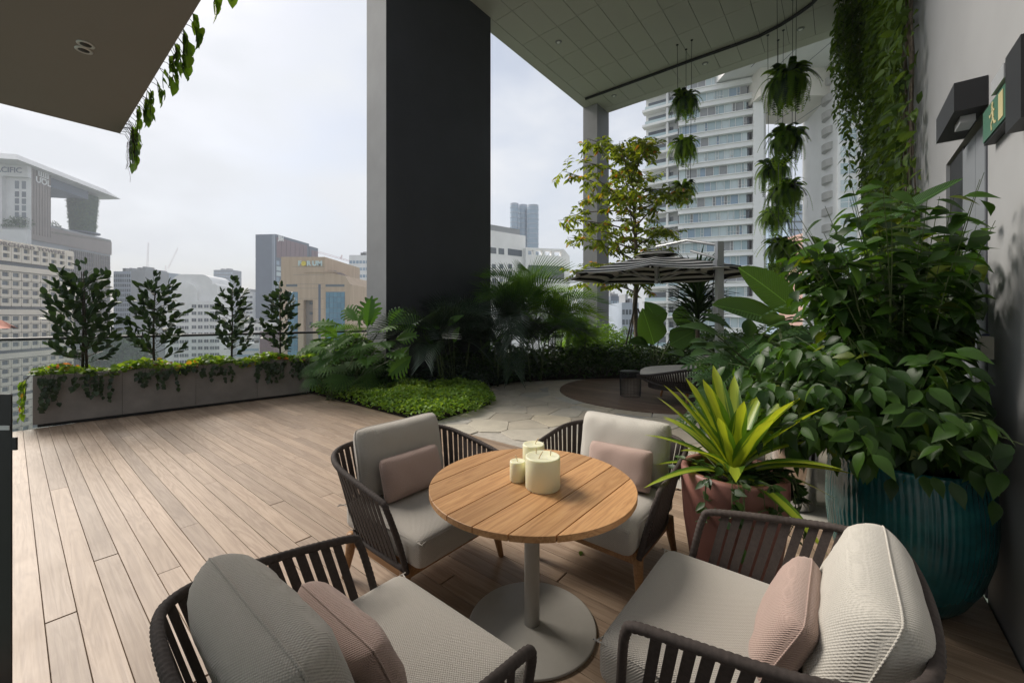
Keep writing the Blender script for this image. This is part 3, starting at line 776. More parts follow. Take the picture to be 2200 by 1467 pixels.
# ================================================================ POTS
def pot(name, label, loc, prof, mat, n=48, rib=None, soil=None):
    t = T(name, label, 'pot', loc); MB().lathe(prof, n, rib=rib).obj('pot_body', mat, t, True)
    if soil: MB().lathe([(0, soil[1]), (soil[0], soil[1])], 24).obj('soil', M['soil'], t)
    return t
def tealrib(a, z):
    q = a*40+z*5*math.sin(a*1.0)+(z-.35)**2*16
    return .028*abs(math.sin(q))**.45-.028
pot('teal_pot', 'very large glossy teal ribbed pot against the wall', (2.18, 2.26, 0), [(0, 0), (.19, 0), (.24, .06), (.30, .18), (.335, .32), (.348, .46), (.345, .60), (.335, .70), (.335, .74), (.345, .76), (.335, .775), (.315, .77), (.305, .72), (.30, .68)], M['teal'], 312, tealrib, (.305, .70))
pot('pink_pot', 'matt pink terracotta coloured pot holding the yellow striped plant', (1.235, 2.27, 0), [(0, 0), (.17, 0), (.185, .02), (.225, .2), (.255, .4), (.268, .6), (.268, .68), (.262, .696), (.235, .696), (.228, .68), (.22, .60)], M['terracotta'], 64, None, (.225, .61))
pot('chrome_pot', 'tall mirror finished metal pot behind the pink one', (2.30, 3.35, 0), [(0, 0), (.16, 0), (.17, .02), (.19, .5), (.2, .82), (.205, .85), (.19, .85), (.185, .8)], M['chrome'], 48, None, (.185, .79))
pot('tan_pot', 'low sandy pot behind the pink one near the path', (2.35, 4.35, 0), [(0, 0), (.17, 0), (.21, .1), (.235, .3), (.24, .46), (.235, .48), (.215, .48), (.21, .44)], M['tan'], 40, None, (.21, .43))
# ================================================================ PLANTS
A_ = lambda *x: np.array(x, float)
def leaves(parent, name, tpls, mat, items, limit=300, stuff_name='foliage', loc0=Vector((0, 0, 0))):
    """items: (pos, dir, up, scale) in the parent's frame; the first `limit` become single parts, the rest one part"""
    ms = [tpl_mesh(name, t_, mat) for t_ in tpls]
    for i, (p, d, up, s) in enumerate(items[:limit]): ob(name, ms[i % len(ms)], parent, mat4=place(p, d, up, s))
    rest = items[limit:]
    if rest:
        P = np.array([tuple(r[0]) for r in rest]); D = np.array([tuple(r[1]) for r in rest]); U = np.array([tuple(r[2]) for r in rest]); Sx = np.array([r[3] for r in rest])
        tag(ob(stuff_name, scatter(stuff_name, tpls[0], P, D, U, Sx, mat), parent), kind='stuff')
def pxt(px, off=.27):
    """distance along the planter box whose middle shows at column px"""
    dx = (PB-PA).normalized(); n = Vector((-dx.y, dx.x, 0)); lo, hi = 0, PL
    for _ in range(40):
        m = (lo+hi)/2; p = PA+dx*m+n*off
        if 1100+872*p.x/p.y < px: lo = m
        else: hi = m
    return m, PA+dx*m+n*off
FT = [leaf_t(1, .56, .52, .10, .10, 5, .55), leaf_t(1, .60, .52, .22, .14, 5, .55), leaf_t(1, .54, .5, -.05, .05, 5, .55)]
def ficus(px, H, RW, n, label, seed):
    rr = random.Random(seed); _, p = pxt(px); p.z = .66
    t = T('ficus_shrub', label, 'shrub', p, 0, 'rubber figs in the long planter')
    ns = rr.choice((1, 2)) if px > 200 else 2
    for k in range(ns):
        o = (rr.uniform(-.03, .03)+(k*.09 if k else 0), rr.uniform(-.04, .04))
        MB().tube([(o[0], o[1], -.02), (o[0]*.7+rr.uniform(-.02, .02), o[1], H*.45), (o[0]*.3, 0, H*.92)], [.019, .013, .005], 7).obj('stem', M['darkbark'], t, True)
    items = []; tw = MB()
    nb = int(n/9)
    for b in range(nb):
        z0 = H*(.10+.72*(b/nb)**.9); az = b*2.4+rr.uniform(-.3, .3)
        q = z0/H; rad = RW*(1.05 if q < .45 else 1.05-(q-.45)*1.25)*rr.uniform(.75, 1.12)
        d = Vector((math.cos(az), math.sin(az), 0)); e = d*rad+Vector((0, 0, z0+rad*rr.uniform(.35, .8)+.03))
        pth = bez((0, 0, z0), d*rad*.55+Vector((0, 0, z0+.04)), e, 6); tw.tube(pth, [.006-.0007*i for i in range(7)], 5, False)
        for i in range(9):
            f_ = .28+.72*i/8; j = min(5, int(f_*6)); pos = pth[j].lerp(pth[j+1], f_*6-j)
            dd = (pth[j+1]-pth[j]).normalized()*.6+rdir()*.75+Vector((0, 0, .45))+d*.2
            items.append((pos, dd, rdir(.0, 1)+Vector((0, 0, .6)), rr.uniform(.105, .15)*(1 if q < .8 else .85)))
    for i in range(9): items.append((Vector((rr.uniform(-.05, .05), rr.uniform(-.05, .05), H*rr.uniform(.86, .99))), rdir(.2, 1)+Vector((0, 0, .4)), rdir(), rr.uniform(.09, .14)))
    tag(tw.obj('twigs', M['darkbark'], t), kind='stuff')
    leaves(t, 'leaf', FT, M['ficus'], items, 300)
ficus(176, 1.68, .40, 470, 'widest dark leaved fig shrub, leftmost in the planter', 1)
ficus(335, 1.60, .34, 310, 'fig shrub on thin twin stems, second from the left in the planter', 2)
ficus(499, 1.56, .28, 260, 'narrow pointed fig shrub, third from the left in the planter', 3)
ficus(602, 1.50, .27, 280, 'rightmost fig shrub in the planter, before the brown office block', 4)

# creeper on the planter
VT = leaf_t(1, .78, .35, .25, .12, 4, .8)
dx = (PB-PA).normalized(); nv = Vector((-dx.y, dx.x, 0))
N = 1500; a = NR.rand(N)*PL; b = NR.rand(N)**1.2*.56-.04; h = .66+.03+.10*NR.rand(N)+.05*np.sin(a*7)
P = np.outer(a, A_(*dx))+np.outer(b, A_(*nv))+A_(*PA); P[:, 2] = h
tag(ob('creeper', scatter('creeper', VT, P, nrdir(N, -.3, .5), nrdir(N, .2, 1), .06+.05*NR.rand(N), M['vine'])), 'bright green and orange creeper leaves spilling along the planter top', 'creeper', None, 'stuff')
def strands(name, label, starts, mat, rr, out, n_leaf=9, ls=(.055, .085), gnd=None):
    t = T(name, label, 'vine'); st_ = MB(); P, D, U, Sx = [], [], [], []
    for s, L in starts:
        s = Vector(s); p = s.copy(); k = max(4, int(L/.05)); path_ = [p.copy()]; drift = rr.uniform(-.35, .35)
        side = Vector((-out.y, out.x, 0))
        for i in range(k):
            st2 = out*(.03 if i < 2 else rr.uniform(-.004, .006))+side*(drift*.03+rr.uniform(-.02, .02))+Vector((0, 0, .0 if i < 1 else -L/k))
            p = p+st2; path_.append(p.copy())
            if i > 0 and rr.random() < n_leaf/k:
                P.append(tuple(p)); D.append(tuple(side*rr.uniform(-.6, .6)+Vector((0, 0, -1))*rr.uniform(.3, 1)+out*.25)); U.append(tuple(out+Vector((0, 0, .3))+rdir()*.6)); Sx.append(rr.uniform(*ls))
        st_.tube(path_, .0022, 4, False)
    tag(st_.obj('runners', M['darkbark'], t), kind='stuff')
    m = [tpl_mesh('leaf', VT, mat)]
    for i in range(min(300, len(P))): ob('leaf', m[0], t, mat4=place(P[i], D[i], U[i], Sx[i]))
    if len(P) > 300: tag(ob('leaves', scatter('leaves', VT, np.array(P[300:]), np.array(D[300:]), np.array(U[300:]), np.array(Sx[300:]), mat), t), kind='stuff')
rv = random.Random(21); sts = []
for p0_, p1_, n_, L0, L1 in [(90, 235, 16, .2, .55), (275, 375, 10, .15, .42), (390, 500, 8, .1, .35), (545, 662, 26, .2, .42), (80, 660, 22, .05, .2)]:
    for _ in range(n_):
        tt, _p = pxt(rv.uniform(p0_, p1_), 0); q = PA+dx*tt-nv*.005; sts.append(((q.x, q.y, .725), rv.uniform(L0, L1)))
strands('trailing_vine', 'dark trailing vines hanging down the face of the concrete planter', sts, M['vine_dark'], rv, -nv, 11)
sts = []
for _ in range(5):
    q = PA-dx*.03+nv*rv.uniform(.02, .4); sts.append(((q.x, q.y, .70), rv.uniform(.3, .62)))
strands('trailing_vine', 'yellowing vine hanging off the left end of the planter', sts, M['vine'], rv, -dx, 12, (.07, .12))

# vines over the low canopy edge
sts = []
def strand_leafs(label, pts_, mat, rr, ls, n_leaf):
    strands('canopy_vine', label, pts_, mat, rr, D2, n_leaf, ls)
for k in range(40):
    v = rv.uniform(2.2, 4.9); q = UV(.62, v); sts.append(((q.x, q.y, rv.uniform(3.2, 3.38)), rv.uniform(.05, .22)))
for k in range(16):
    v = rv.uniform(4.55, 4.95); q = UV(.61, v); sts.append(((q.x, q.y, rv.uniform(3.13, 3.25)), rv.uniform(.12, .34)))
strands('canopy_vine', 'round leaved vine hanging over the right edge of the low canopy', sts, M['vine_green'], rv, D2, 6, (.07, .105))
sts = [((UV(a, 4.95).x, UV(a, 4.95).y, 3.2), L) for a, L in ((-.30, .14), (-.34, .06), (-.9, .08), (-.55, .05), (-1.1, .05))]
strands('canopy_vine', 'few small vine leaves hanging under the far edge of the low canopy', sts, M['vine_green'], rv, D1, 4, (.06, .08))
rt = MB()
for k in range(6):
    q = UV(.66, 4.93); p = Vector((q.x, q.y, 3.1)); P = [p.copy()]
    for i in range(9): p = p+Vector((rv.uniform(-.012, .022), rv.uniform(-.01, .01), -.028-.012*(k == 2))); P.append(p.copy())
    rt.tube(P, .0014, 3, False)
tag(rt.obj('aerial_roots', m_plain('pale_root', (.3, .25, .3), .8)), 'thin pale roots dangling from the corner of the low canopy', 'roots', None, 'stuff')

def in_poly(P, poly):
    x, y = P[:, 0], P[:, 1]; c = np.zeros(len(P), bool); n = len(poly)
    for i in range(n):
        x0, y0 = poly[i]; x1, y1 = poly[(i+1) % n]
        with np.errstate(divide='ignore', invalid='ignore'):
            k = ((y0 > y) != (y1 > y)) & (x < (x1-x0)*(y-y0)/((y1-y0) or 1e-9)+x0)
        c ^= k
    return c
def area_pts(poly, n):
    a = np.array(poly); lo, hi = a.min(0), a.max(0); P = lo+NR.rand(n*4, 2)*(hi-lo); P = P[in_poly(P, poly)]
    return P[:n]
def uvxy(P): return np.stack([P[:, 0]*D2.x+P[:, 1]*D1.x, P[:, 0]*D2.y+P[:, 1]*D1.y], 1)
def edge_d(P, poly):
    d = np.full(len(P), 9.0); n = len(poly)
    for i in range(n):
        a = np.array(poly[i]); b = np.array(poly[(i+1) % n]); ab = b-a; t = np.clip(((P-a)@ab)/(ab@ab), 0, 1); d = np.minimum(d, np.linalg.norm(P-a-t[:, None]*ab, axis=1))
    return d
def cover(name, label, cat, poly, n, h, size, mat, tpl, jit=.5, soft=.25, lo=.15, up=(.3, 1), base=.03):
    P = area_pts(poly, n); e = np.clip(edge_d(P, poly)/soft, 0, 1)**.6
    bumpy = .75+.25*np.sin(P[:, 0]*5.3+1)*np.sin(P[:, 1]*4.1)+.18*np.sin(P[:, 0]*13)*np.sin(P[:, 1]*11+2)
    z = base+(lo+(h-lo)*e*bumpy)*(1-NR.rand(len(P))**1.6*.75)
    X = np.concatenate([uvxy(P), z[:, None]], 1); U = nrdir(len(P), *up); D = nrdir(len(P), -.5, .6)
    return tag(ob(name, scatter(name, tpl, X, D, U, size[0]+(size[1]-size[0])*NR.rand(len(P)), mat)), label, cat, None, 'stuff')
LT0 = leaf_t(1, .34, .4, .35, .15, 3, 1)
PATCH = [(3.74, 8.5), (3.74, 4.55), (4.6, 4.42), (5.4, 4.75), (6.25, 5.75), (6.1, 7.0), (4.9, 8.5)]
cover('ground_cover', 'low bright green mat of small leaves between deck and stone path', 'ground cover', PATCH, 17000, .30, (.035, .065), M['cover'], leaf_t(1, .62, .45, .2, .15, 3, .8), lo=.10, base=.01)
cover('shade_plants', 'dense leafy undergrowth below the split leaved monstera', 'undergrowth', [(3.82, 9.0), (3.82, 7.35), (4.75, 6.75), (4.75, 8.9)], 7500, 1.25, (.10, .24), M['fan'], LT0, lo=.35, soft=.45)
cover('ground_cover', 'dark small leaves at the foot of the green mat by the planter', 'ground cover', [(3.82, 8.9), (3.82, 7.4), (4.9, 7.6), (5.4, 8.8)], 3000, .45, (.05, .09), M['hedge'], leaf_t(1, .5, .45, .2, .15, 3, .8))
HEDGE = [(5.6, 7.2), (6.1, 5.95), (7.05, 5.75), (8.4, 5.22), (9.6, 4.02), (11.0, 2.92), (11.3, 1.2), (11.0, .2), (12.6, .2), (12.9, 3.2), (11, 5.4), (9.2, 7.0), (7, 8.2)]
LT = leaf_t(1, .34, .4, .35, .15, 3, 1)
cover('low_hedge', 'dark mass of low shrubs along the far side of the path', 'shrubs', HEDGE, 16000, .78, (.08, .16), M['hedge'], LT, soft=.4)
cover('shaded_undergrowth', 'undergrowth coloured near black for the shade below the palms at the foot of the wide column', 'undergrowth', [(4.9, 8.0), (5.2, 6.6), (6.2, 5.85), (7.2, 5.8), (9, 5.5), (9.2, 7), (7.2, 7.05), (4.9, 7.05)], 7000, .55, (.08, .16), M['palm_shaded'], LT, soft=.3)  # near black leaf colour stands for the deep shade under the palms
cover('fern_bank', 'sunlit yellow green ferny shrubs below the tree', 'shrubs', [(9.6, 5.6), (10.6, 4.6), (12.0, 4.6), (12.5, 6), (11.2, 7.2)], 5200, 1.35, (.08, .17), M['bright'], leaf_t(1, .22, .4, .4, .1, 3, 1), lo=.5, soft=.6)
cover('leafy_bank', 'glossy mixed shrubs behind the daybed', 'shrubs', [(10.9, 2.9), (11.4, .2), (14, -.4), (14, 3.4), (12.4, 4.2)], 7000, 1.15, (.10, .2), M['hedge'], LT, lo=.4, soft=.6)

# palms ----------------------------------------------------------------
def frond_t(n=30, droop=.55, ll=.30, lw=.014, ang=.9, curl=.35, seed=0, v_up=.25):
    rr = random.Random(seed); V = []; F = []
    def rach(t): return Vector((0, math.sin(t*1.25*(.6+droop*.4))/1.1 if droop > .3 else t, .22*math.sin(t*PI*.7)-droop*t*t*.8))
    for i in range(13):
        p = rach(i/12); w = .009*(1-i/15); V += [p+Vector((-w, 0, 0)), p+Vector((w, 0, 0))]
        if i: F.append((2*i-2, 2*i-1, 2*i+1, 2*i))
    for i in range(n):
        t = .14+.86*i/(n-1); p = rach(t); tn = (rach(min(1, t+.02))-rach(t-.02)).normalized()
        env = ll*(math.sin(min(1, (t-.05)*1.35)*PI*.62+.25)**.8)*rr.uniform(.9, 1.1); env = max(env, ll*.25)
        for s in (-1, 1):
            sd_ = Vector((s, 0, 0)); a = ang*(1.05-.55*t)
            d0 = (tn*math.cos(a)+sd_*math.sin(a)+Vector((0, 0, v_up))).normalized(); d1 = (d0+Vector((0, 0, -curl*1.6))).normalized()
            p1 = p+d0*env*.5; p2 = p1+d1*env*.5; w = tn.cross(Vector((0, 0, 1))).cross(d0)
            w = (tn-d0*tn.dot(d0)).normalized()*lw; k = len(V)
            V += [p-w*.4, p+w*.4, p1+w, p1-w, p2+w*.12, p2-w*.12]; F += [(k, k+1, k+2, k+3), (k+3, k+2, k+4, k+5)]
    return np.array([tuple(v) for v in V]), np.array(F)
PF = [frond_t(25, .62, .42, .0105, .95, .15, 1, .4), frond_t(25, .66, .42, .0105, .95, .28, 2, .12), frond_t(25, .45, .44, .0105, .9, .10, 3, .55)]
def palm(name, label, loc, n, L, mats, zr=(.2, .9), stems=5, h=(.2, .6), az=(0, 2*PI), group=None, seed=0, spread=.25):
    rr = random.Random(seed); t = T(name, label, 'palm', loc, 0, group)
    ms = [[tpl_mesh('frond', q, m) for q in PF] for m in mats]
    tops = []
    for s in range(stems):
        b = Vector((rr.uniform(-spread, spread), rr.uniform(-spread, spread), 0)); e = b*1.6+Vector((0, 0, rr.uniform(*h)))
        MB().tube([b, b.lerp(e, .5), e], [.022, .018, .014], 7).obj('stem', M['stem'], t, True); tops.append(e)
    for i in range(n):
        a = az[0]+(az[1]-az[0])*((i*.618) % 1); z = rr.uniform(*zr); d = Vector((math.cos(a), math.sin(a), 0))*(1-z*.35)+Vector((0, 0, z*1.15))
        ob('frond', (mm_ := ms[i % len(ms)])[1 if z < .45 else 2*(i % 2)], t, mat4=place(tops[i % stems], d, Vector((rr.uniform(-.2, .2), rr.uniform(-.2, .2), 1)), L*rr.uniform(.75, 1.1)))
PG = 'feathery palms in the planting bed'
palm('areca_palm', 'tall sunlit feathery palm right of the wide dark column', (.10, 10.3, 0), 24, 1.6, [M['palm'], M['palm']], (.45, 1.1), 6, (1.0, 1.75), group=PG, seed=1)
palm('areca_palm', 'feathery palm with light green fronds left of the parasol', (1.0, 10.7, 0), 24, 1.45, [M['palm'], M['bright']], (.4, 1.0), 6, (.9, 1.6), group=PG, seed=2)
palm('areca_palm', 'lower bushy palm under the left tip of the parasol', (1.75, 11.1, 0), 22, 1.0, [M['palm'], M['bright']], (.2, .9), 5, (.6, 1.2), group=PG, seed=3)
palm('areca_palm', 'dark arching palm before the middle of the wide dark column', (-1.25, 8.55, 0), 20, 1.4, [M['palm_shaded']], (.35, .95), 5, (.5, 1.2), group=PG, seed=4)
palm('areca_palm', 'dark drooping palm at the right foot of the wide column', (-.35, 9.15, 0), 22, 1.45, [M['palm_shaded']], (.25, .95), 6, (.5, 1.25), group=PG, seed=5)
palm('areca_palm', 'dark palm with hanging fronds low beside the path', (.55, 9.75, 0), 17, 1.15, [M['palm_shaded'], M['palm']], (.3, .85), 5, (.5, 1.0), group=PG, seed=6)

# monstera -------------------------------------------------------------
def monstera_t(nl=7):
    V = []; F = []; n = nl
    wd = lambda y: .46*math.sin(min(1, y*1.5+.12)*PI/2)*math.cos(max(0, y-.45)/.62*PI/2)**.7 if y < 1.05 else .02
    for s in (-1, 1):
        for i in range(n):
            y0, y1 = i/n, (i+1)/n; a0, a1 = y0*.92, y1*.92
            wi0, wi1 = wd(y0)*.42, wd(y1)*.42; k = len(V)
            V += [(0, a0, 0), (0, a1, 0), (s*wi1, a1+.05, .03), (s*wi0, a0+.05, .03)]; F.append((k, k+1, k+2, k+3) if s < 0 else (k, k+3, k+2, k+1))
            g = (a1-a0)*.14; k = len(V); wo = wd((y0+y1)/2); fw = .12
            V += [(s*wi0, a0+.05+g*.2, .03), (s*wi1, a1+.05-g*.8, .03), (s*wo*.8, a1+fw-g*1.5, .03), (s*wo*.8, a0+fw+g*1.2, .03), (s*wo, a1+fw+.02-g*2.2, -.03), (s*wo, a0+fw+.03+g*2, -.03)]
            F += [(k, k+1, k+2, k+3), (k+3, k+2, k+4, k+5)]
    k = len(V); V += [(-.06, .90, 0), (.06, .90, 0), (.03, 1.06, -.04), (-.03, 1.06, -.04)]; F.append((k, k+1, k+2, k+3))
    V = np.array(V); V[:, 2] -= .22*V[:, 1]**2; V[:, 2] += .10*np.abs(V[:, 0]); return V, np.array(F)
MT = [monstera_t(7), monstera_t(6)]
mo = T('monstera', 'monstera with large split leaves in front of the pale column side', 'monstera', (-3.05, 7.75, 0))
mm = [tpl_mesh('leaf', q, M['monstera']) for q in MT]; mr = random.Random(5); stm = MB()
def ml(px, py, Y, d, L, up=(0, -.3, 1), mesh=None, parent=mo):
    p = PX(px, py, Y)-Vector(parent.location); d = Vector(d).normalized()
    b = p-d*L*.0; ob('leaf', mesh or mr.choice(mm), parent, mat4=place(b, d, up, L))
    MB().tube(bez((mr.uniform(-.1, .1), mr.uniform(-.05, .1), .1), (b.x*.4, b.y*.4, max(.3, b.z*.9)), b, 6), [.009-.0007*i for i in range(7)], 5, False).obj('leaf_stalk', M['stem'], parent)
for a in [(790, 703, 7.6, (.08, -.1, 1), .55, (0, -1, .2)), (735, 700, 7.5, (-1, -.5, .25), .5), (700, 735, 7.3, (-1, -.2, -.25), .55), (760, 720, 7.4, (-.3, -1, -.2), .5), (810, 715, 7.5, (.9, -.2, .4), .42), (835, 700, 7.7, (.6, .1, .9), .40, (0, -1, .3)),
          (845, 690, 7.9, (1, -.2, .1), .45), (780, 735, 7.3, (.2, -1, -.35), .5), (740, 735, 7.4, (-.8, -.6, -.4), .5), (850, 730, 7.6, (1, -.3, .35), .42, (0, -.8, .6)), (720, 765, 7.2, (-.8, -.6, -.5), .45), (880, 745, 7.5, (-.6, -.3, -.6), .35, (0, -1, .5)),
          (885, 765, 7.2, (-.75, -.2, -.55), .50, (.3, -1, .5)), (800, 700, 7.8, (-.2, .1, .9), .45, (0, -1, .3)), (770, 690, 7.9, (-.7, .2, .6), .45, (0, -1, .4)), (820, 735, 7.4, (.5, -.8, 0), .45), (700, 750, 7.3, (-.9, -.3, .1), .4), (750, 750, 7.2, (-.2, -1, -.2), .45), (790, 765, 7.1, (.3, -1, -.1), .42), (830, 760, 7.2, (.8, -.5, .1), .42), (860, 710, 7.8, (.7, -.2, .6), .42, (0, -.9, .4)), (725, 725, 7.5, (-.6, -.2, .6), .42, (0, -.9, .4)), (775, 712, 7.6, (.1, -.6, .5), .45, (0, -.8, .6))]: ml(*a)
# fan palm
def fan_t(n=16):
    V = []; F = []
    for i in range(n):
        a = -1.45+2.9*i/(n-1); c, s = math.cos(a), math.sin(a); w = .075; L = 1-.12*abs(a)
        pa, pb = a-w, a+w; k = len(V)
        V += [(0, 0, 0), (.55*L*math.sin(pa), .55*L*math.cos(pa), -.01), (L*s, L*c, -.16*L), (.55*L*math.sin(pb), .55*L*math.cos(pb), -.01)]; F.append((k, k+1, k+2, k+3))
    return np.array(V), np.array(F)
fp = T('fan_palm', 'low fan palm with finger like leaves between planter and green mat', 'palm', (-3.35, 7.45, 0)); fmesh = tpl_mesh('fan_leaf', fan_t(), M['fan']); fmesh2 = tpl_mesh('fan_leaf', fan_t(13), M['fan'])
for k in range(40):
    px, py, Y = mr.uniform(675, 800), mr.uniform(705, 820), mr.uniform(6.9, 7.7)
    d = Vector(((px-735)/60+mr.uniform(-.4, .4), -.7+mr.uniform(-.3, .3), (760-py)/60*.6-.1)).normalized(); b = PX(px, py, Y)-Vector(fp.location)
    ob('fan_leaf', fmesh if mr.random() < .6 else fmesh2, fp, mat4=place(b, d, (d.x*.3, -.5, 1), mr.uniform(.26, .40)))
    if k % 3 == 0: MB().tube([(mr.uniform(-.1, .1), 0, 0), b*.6, b], .006, 4, False).obj('leaf_stalk', M['stem'], fp)
hl = T('broadleaf_plant', 'plant with one pale green folded leaf among the dark palms', 'plant', (-1.2, 8.5, 0))
BL = leaf_t(1, .42, .4, .12, .22, 8, .9); bm = tpl_mesh('leaf', BL, M['monstera'])
for px, py, Y, d, L in [(960, 700, 8.0, (.5, -.2, .35), .42), (945, 705, 8.0, (-.8, -.3, .1), .4), (975, 735, 8.0, (.3, -.6, .8), .4), (930, 740, 8.1, (-.4, -.3, .7), .35)]:
    b = PX(px, py, Y)-Vector(hl.location); ob('leaf', bm, hl, mat4=place(b, d, (0, -.8, .6), L)); MB().tube([(0, 0, .1), b*.7, b], .008, 5, False).obj('leaf_stalk', M['stem'], hl)

# spiky plant, elephant ears
sp = T('spiky_plant', 'dark spiky dracaena with a dense ball of sword leaves behind the parasol pole', 'plant', (4.42, 9.7, 0))
MB().tube([(0, 0, 0), (.03, 0, .8), (0, 0, 1.45)], [.05, .045, .06], 8).obj('trunk', M['bark'], sp, True)
ST = [leaf_t(1, .075, .35, .12, .3, 4, 1.2), leaf_t(1, .07, .35, .3, .3, 4, 1.2)]; sms = [tpl_mesh('leaf', q, M['spiky']) for q in ST]
for k in range(230):
    z = 1.25+1.25*((k*.618) % 1); d = rdir(-.25, .9); d.z += .25+(z-1.5)*.45
    ob('leaf', sms[k % 2], sp, mat4=place(Vector((0, 0, z)), d, (0, 0, 1), mr.uniform(.75, 1.05)))
MB().tube([(0, 0, 1.4), (0, 0, 2.3)], [.05, .03], 8).obj('crown_core', M['darkbark'], sp, True)
al = T('elephant_ear', 'elephant ear plant with big upright heart shaped leaves right of the tree trunk', 'plant', (3.6, 10.3, 0))
ET = leaf_t(1, .78, .3, .12, .18, 8, .75); em = tpl_mesh('leaf', ET, M['banana'])
for px, py, Y, d, L, up in [(1405, 740, 10.2, (-.28, .0, 1), .95, (0, -1, .1)), (1420, 700, 10.6, (-.45, 0, .75), .75, (0, -1, .3)), (1440, 740, 10.2, (.7, -.3, .5), .75, (-.3, -1, .5)), (1395, 745, 10.0, (-.9, -.3, .3), .6, (0, -.7, 1)), (1430, 760, 9.9, (.3, -.9, .1), .6, (0, -.4, 1)), (1455, 700, 10.6, (.5, 0, .9), .7, (0, -1, .3))]:
    b = PX(px, py, Y)-Vector(al.location); ob('leaf', em, al, mat4=place(b, d, up, L)); MB().tube([(0, 0, 0), b*.6+Vector((0, 0, .1)), b], .014, 6, False).obj('leaf_stalk', M['stem'], al)

# tree -------------------------------------------------------------------
tr_ = T('tree', 'slender yellow green tree behind the parasol, propped by stakes', 'tree', (3.52, 11.5, 0)); tr0 = random.Random(8)
trunk = [(0, 0, 0), (.02, 0, .9), (-.03, .03, 1.8), (.02, .0, 2.6), (.0, 0, 3.4), (-.05, 0, 4.3), (-.08, 0, 5.2), (-.05, 0, 6.0), (-.02, 0, 6.5)]
MB().tube(trunk, [.085, .075, .068, .062, .054, .045, .034, .02, .008], 9).obj('trunk', M['bark'], tr_, True)
items = []; tw = MB()
def env(z):  # crown half width by height, narrow top and bottom
    pts_ = [(2.0, .5), (2.3, 1.0), (2.7, 1.15), (3.3, 1.45), (4.2, 1.9), (4.9, 1.95), (5.6, 1.6), (6.3, 1.25), (6.8, .8), (7.15, .3)]
    for (a, ra_), (b, rb_) in zip(pts_, pts_[1:]):
        if a <= z <= b: return ra_+(rb_-ra_)*(z-a)/(b-a)
    return .3
for k in range(38):
    zb = 2.1+4.1*(k/38); az = k*2.4+tr0.uniform(-.4, .4); j = [i for i in range(8) if trunk[i][2] <= zb][-1]; a, b = Vector(trunk[j]), Vector(trunk[min(j+1, 8)])
    s = a.lerp(b, (zb-a.z)/max(.01, b.z-a.z)); ze = min(7.1, zb+tr0.uniform(-.1, 1.0)); r_ = env(ze)*tr0.uniform(.75, 1.08)
    e = Vector((math.cos(az)*r_-.25, math.sin(az)*r_, ze)); e.x -= .3; mid = s.lerp(e, .5)+Vector((tr0.uniform(-.15, .15), tr0.uniform(-.15, .15), .22))
    pth = bez(s, mid, e, 8); MB().tube(pth, [.026-.0027*i for i in range(9)], 6).obj('limb', M['bark'], tr_, True)
    for q in range(15):
        f_ = .16+.84*q/14; jj = min(7, int(f_*8)); p = pth[jj].lerp(pth[jj+1], f_*8-jj)
        dd = Vector((tr0.uniform(-1, 1), tr0.uniform(-1, 1), tr0.uniform(-.5, .55))).normalized(); L = tr0.uniform(.25, .55)
        tp = [p+dd*L*i/4+Vector((0, 0, -.08*(i/4)**2)) for i in range(5)]; tw.tube(tp, .004, 3, False)
        for i in range(10):
            pp = tp[0].lerp(tp[4], .15+.85*i/10); side = dd.cross(Vector((0, 0, 1))).normalized()*(1 if i % 2 else -1)
            items.append((pp, dd*.7+side+Vector((0, 0, -.35))+rdir()*.35, Vector((0, 0, 1))+rdir()*.7, tr0.uniform(.13, .21)))
tag(tw.obj('twigs', M['bark'], tr_), kind='stuff')
leaves(tr_, 'leaf', [leaf_t(1, .42, .45, .25, .18, 3, .9)], M['tree'], items, 0, 'foliage')
for k, (a, b) in enumerate([((-.55, -.3, 0), (0, -.04, 2.05)), ((.55, -.35, 0), (.04, -.03, 1.75)), ((-.12, .6, 0), (0, .05, 1.95))]):
    L = [Vector(a)+Vector((3.52, 11.5, 0)), Vector(b)+Vector((3.52, 11.5, 0))]
    tag(MB().tube([p-L[0] for p in L], .022, 6).obj('support_stake', M['darkbark'], None, True, L[0]), ['wooden prop leaning on the tree from the left', 'wooden prop leaning on the tree from the right', 'wooden prop leaning on the tree from behind'][k], 'stake', 'props around the young tree')

# hanging fern baskets ------------------------------------------------------
def fernf_t(n=22, droop=1.0, seed=0):
    rr = random.Random(seed); V = []; F = []
    def rach(t): return Vector((0, math.sin(min(t*1.5, 1.9))*.52, .16*math.sin(t*PI)-droop*t*t*.75))
    for i in range(15):
        p = rach(i/14); w = .008*(1-i/18); V += [p+Vector((-w, 0, 0)), p+Vector((w, 0, 0))]
        if i: F.append((2*i-2, 2*i-1, 2*i+1, 2*i))
    for i in range(n):
        t = .06+.94*i/(n-1); p = rach(t); tn = (rach(min(1, t+.03))-rach(t-.03)).normalized(); ll = .135*math.sin(min(1, t*1.4+.15)*PI*.56)**.7*(1.02-t*.6)
        for s in (-1, 1):
            d = (Vector((s, 0, 0))+tn*.35+Vector((0, 0, -.15))).normalized(); w = tn*.019; k = len(V)
            V += [p-w, p+w, p+d*ll+w*.55, p+d*ll-w*.3]; F.append((k, k+1, k+2, k+3))
    return np.array([tuple(v) for v in V]), np.array(F)
FF = [fernf_t(28, 1.0, 1), fernf_t(28, .6, 2), fernf_t(26, .1, 3)]; fms = [tpl_mesh('frond', q, M['fern']) for q in FF]
fms_d = [tpl_mesh('frond', q, M['hedge']) for q in FF]
m_bowl = m_plain('basket_liner', (.035, .03, .027), .9, 0, .3, 20, .003)
